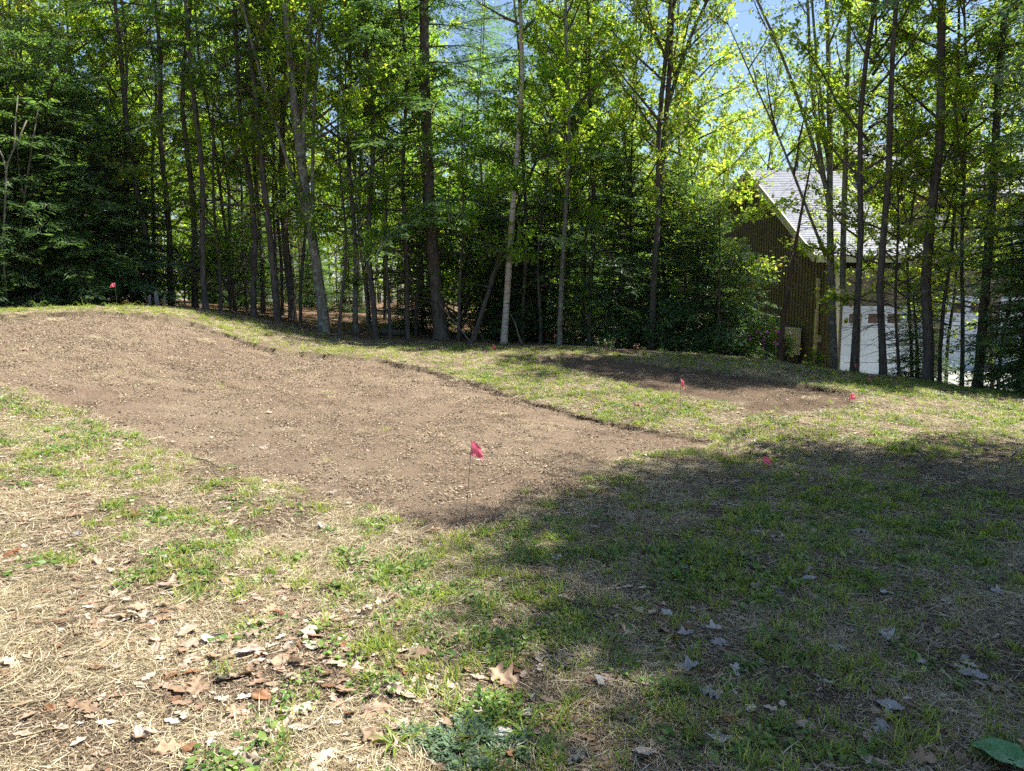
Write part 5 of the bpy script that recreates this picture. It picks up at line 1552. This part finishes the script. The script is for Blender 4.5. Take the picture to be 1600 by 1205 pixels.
def put_leaf(x, y, c, v, s, az, tiltx, tilty, up, label, group=None):
    kd, me = LMESH[c][v]
    o = link('fallen_leaf', me); a_, b_ = bed_mask(np.array([x]), np.array([y]))
    z = float(bedz(np.array([x]), np.array([y]))[0]) if (a_[0] or b_[0]) else float(gz(np.array([x]), np.array([y]))[0])
    o.location = (x, y, z + up); o.rotation_euler = (tiltx, tilty, az); o.scale = (s, s, s)
    return tag(o, label, 'leaf', group)
HERO = [(655, 1030, 'tan', 0, 1.35, 0.5, 0.15, -0.1, 'large tan oak leaf at the border of sun and shade'), (785, 1062, 'tan', 3, 1.45, -0.4, 0.5, 0.25, 'large brown curled oak leaf standing up at the shade border'),
        (625, 980, 'tan', 1, 1.1, 1.4, 0.3, 0.1, 'tan folded leaf above the large oak leaf'), (435, 962, 'rust', 0, 0.9, 2.2, 0.4, 0.2, 'rusty orange leaf among pale leaves in the sun'),
        (410, 1098, 'rust', 2, 1.0, 0.2, 0.5, 0.1, 'brown curled leaf lying in the straw'), (298, 1178, 'rust', 5, 0.75, 0.1, 0.2, 0.0, 'small orange brown leaf in the straw near the bottom'),
        (270, 925, 'pale', 1, 1.6, 0.3, 0.1, 0.1, 'largest pale leaf in the sunny patch of litter'), (300, 1015, 'pale', 3, 1.1, 0.5, 0.1, 0.1, 'pale oak leaf lying flat below the sunny litter'),
        (505, 1190, 'pale', 0, 1.2, 1.0, 0.1, 0.0, 'pale cream oak leaf near the bottom in the sun'), (420, 1150, 'pale', 4, 1.3, 2.0, 0.0, 0.1, 'pale broad leaf on the straw near the bottom'),
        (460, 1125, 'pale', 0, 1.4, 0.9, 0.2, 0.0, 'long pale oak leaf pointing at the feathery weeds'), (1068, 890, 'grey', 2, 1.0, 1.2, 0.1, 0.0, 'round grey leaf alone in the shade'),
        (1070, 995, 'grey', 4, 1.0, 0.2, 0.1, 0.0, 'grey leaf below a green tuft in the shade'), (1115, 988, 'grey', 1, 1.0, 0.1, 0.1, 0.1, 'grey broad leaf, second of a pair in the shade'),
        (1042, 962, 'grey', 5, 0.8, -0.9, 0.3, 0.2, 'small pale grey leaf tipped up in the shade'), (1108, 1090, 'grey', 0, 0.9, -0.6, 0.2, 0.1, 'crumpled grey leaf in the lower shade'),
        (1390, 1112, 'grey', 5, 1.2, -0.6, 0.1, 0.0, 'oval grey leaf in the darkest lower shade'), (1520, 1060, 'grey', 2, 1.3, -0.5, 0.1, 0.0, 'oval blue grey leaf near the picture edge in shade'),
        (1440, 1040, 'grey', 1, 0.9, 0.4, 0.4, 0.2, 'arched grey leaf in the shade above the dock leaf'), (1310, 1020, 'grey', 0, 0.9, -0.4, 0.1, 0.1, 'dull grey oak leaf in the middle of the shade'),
        (248, 684, 'pale', 0, 1.3, 0.3, 0.1, 0.0, 'long pale leaf lying on the soil bed edge'), (420, 640, 'pale', 1, 1.0, 0.6, 0.5, 0.2, 'curled pale leaf in the middle of the soil bed'),
        (690, 678, 'tan', 4, 1.2, 0.1, 0.4, 0.1, 'tan curled leaf on the soil behind the nearest flag'), (515, 768, 'pale', 2, 0.9, 0.1, 0.2, 0.0, 'small pale leaf on the lower soil bed'),
        (545, 790, 'pale', 5, 0.7, 1.0, 0.2, 0.0, 'tiny pale leaf on the tip of the soil bed'), (36, 540, 'tan', 3, 1.4, 0.3, 0.4, 0.0, 'curled leaf on the chip covered mound'),
        (800, 575, 'rust', 1, 1.3, 0.3, 0.4, 0.0, 'rusty leaf on the lawn strip past the bed'), (1000, 636, 'rust', 0, 1.6, 0.3, 0.4, 0.1, 'rust brown leaf clump on the lit grass strip'),
        (940, 608, 'rust', 2, 1.2, 0.8, 0.3, 0.1, 'small brown leaf higher on the lit grass strip'), (115, 810, 'tan', 3, 1.2, 0.6, 0.2, 0.0, 'tan leaf in the grass near the outer bed corner'),
        (210, 810, 'rust', 1, 1.1, 0.2, 0.3, 0.0, 'rusty leaf beside the sunlit grass tuft'), (395, 1000, 'pale', 0, 1.2, 0.2, 0.1, 0.2, 'pale oak leaf in the sun between straw and grass')]
for px, py, c, v, s, az, tx, ty, lb in HERO:
    p = hit(px, py); put_leaf(p[0], p[1], c, v, s, az, tx, ty, 0.012, lb)
LEAFMARKS = [(722, 838, 'the foot of the nearest flag'), (725, 1155, 'the largest feathery weed'), (270, 925, 'the largest pale leaf'), (410, 1098, 'the brown curled leaf in the straw'), (1068, 890, 'the round grey leaf'),
             (1562, 1195, 'the broad dock leaf'), (1310, 1020, 'the middle of the tree shade'), (180, 800, 'the outer corner of the soil bed'), (1192, 732, 'the low pink flag'), (785, 1062, 'the large brown curled oak leaf'),
             (60, 1150, 'the bottom corner in the straw'), (435, 962, 'the rusty orange leaf'), (625, 980, 'the tan folded leaf'), (40, 960, 'the sunny picture edge'), (1165, 1045, 'the long leaved rosette'), (1115, 988, 'the pair of grey leaves'),
             (905, 862, 'the dark weed rosette'), (1520, 900, 'the shaded picture edge'), (1350, 860, 'the upper part of the shade'), (420, 800, 'the lower edge of the soil bed'), (860, 960, 'the border of the tree shade'), (1000, 1170, 'the bottom edge in the shade'), (298, 1178, 'the small orange brown leaf')]
rl = random.Random(8)
cnt = 0; drift = None
while cnt < 265:
    if cnt % 6 == 0 or not drift:
        drift = (rl.uniform(-20, 1620), 700 + 500 * rl.random() ** 0.8)
    px = drift[0] + rl.gauss(0, 60); py = min(1200, max(690, drift[1] + rl.gauss(0, 28)))
    p = hit(px, py)
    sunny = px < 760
    d_ = 0.25 + 0.75 * math.exp(-((px - 360) / 260) ** 2 - ((py - 960) / 130) ** 2) + (0.25 if 950 < py < 1150 and 200 < px < 720 else 0) + (0.12 if not sunny else 0)
    if rl.random() > d_:
        drift = None; continue
    a_, b_ = bed_mask(np.array([p[0]]), np.array([p[1]]))
    if (a_[0] or b_[0]) and rl.random() < 0.8: continue
    c = rl.choices(['pale', 'grey', 'tan', 'rust'], [5, 1.2, 4, 0.8] if sunny else [1.2, 5, 1.8, 0.6])[0]; v = rl.randrange(6)  # shade painted in by leaf colour: mostly grey in shade, pale and tan in sun
    cw = {'pale': 'pale', 'grey': 'grey', 'tan': 'tan', 'rust': 'rusty brown'}[c]
    sc = rl.uniform(0.45, 1.2)
    put_leaf(p[0], p[1], c, v, sc, rl.uniform(0, 6.28), rl.gauss(0, 0.32), rl.gauss(0, 0.32), rl.uniform(0.002, 0.018),
             '%s %s %s %s' % ({True: 'large', False: 'small'}[sc > 0.85] + ' ' + cw, KDW[LMESH[c][v][0]], 'near', min(LEAFMARKS, key=lambda q: (q[0] - px) ** 2 + ((q[1] - py) * 1.4) ** 2)[2]), 'fallen leaves on the near grass')
    cnt += 1

# things that would share a label are told apart by their order across the picture
same = {}
for o in scene.objects:
    if o.parent is None and 'label' in o and o.get('kind') is None:
        same.setdefault(o['label'], []).append(o)
for lb, os_ in same.items():
    if len(os_) > 1:
        os_.sort(key=lambda q: q.location.x / max(q.location.y, 0.1))
        k = len(os_)
        words = {2: ['left one', 'right one'], 3: ['left one', 'middle one', 'right one']}.get(k)
        if words is None:
            words = ['%s from left' % w for w in ['first', 'second', 'third', 'fourth', 'fifth', 'sixth', 'seventh', 'eighth', 'ninth', 'tenth', 'eleventh', 'twelfth'][:k]]
        for o, w in zip(os_, words):
            o['label'] = lb + ', ' + w
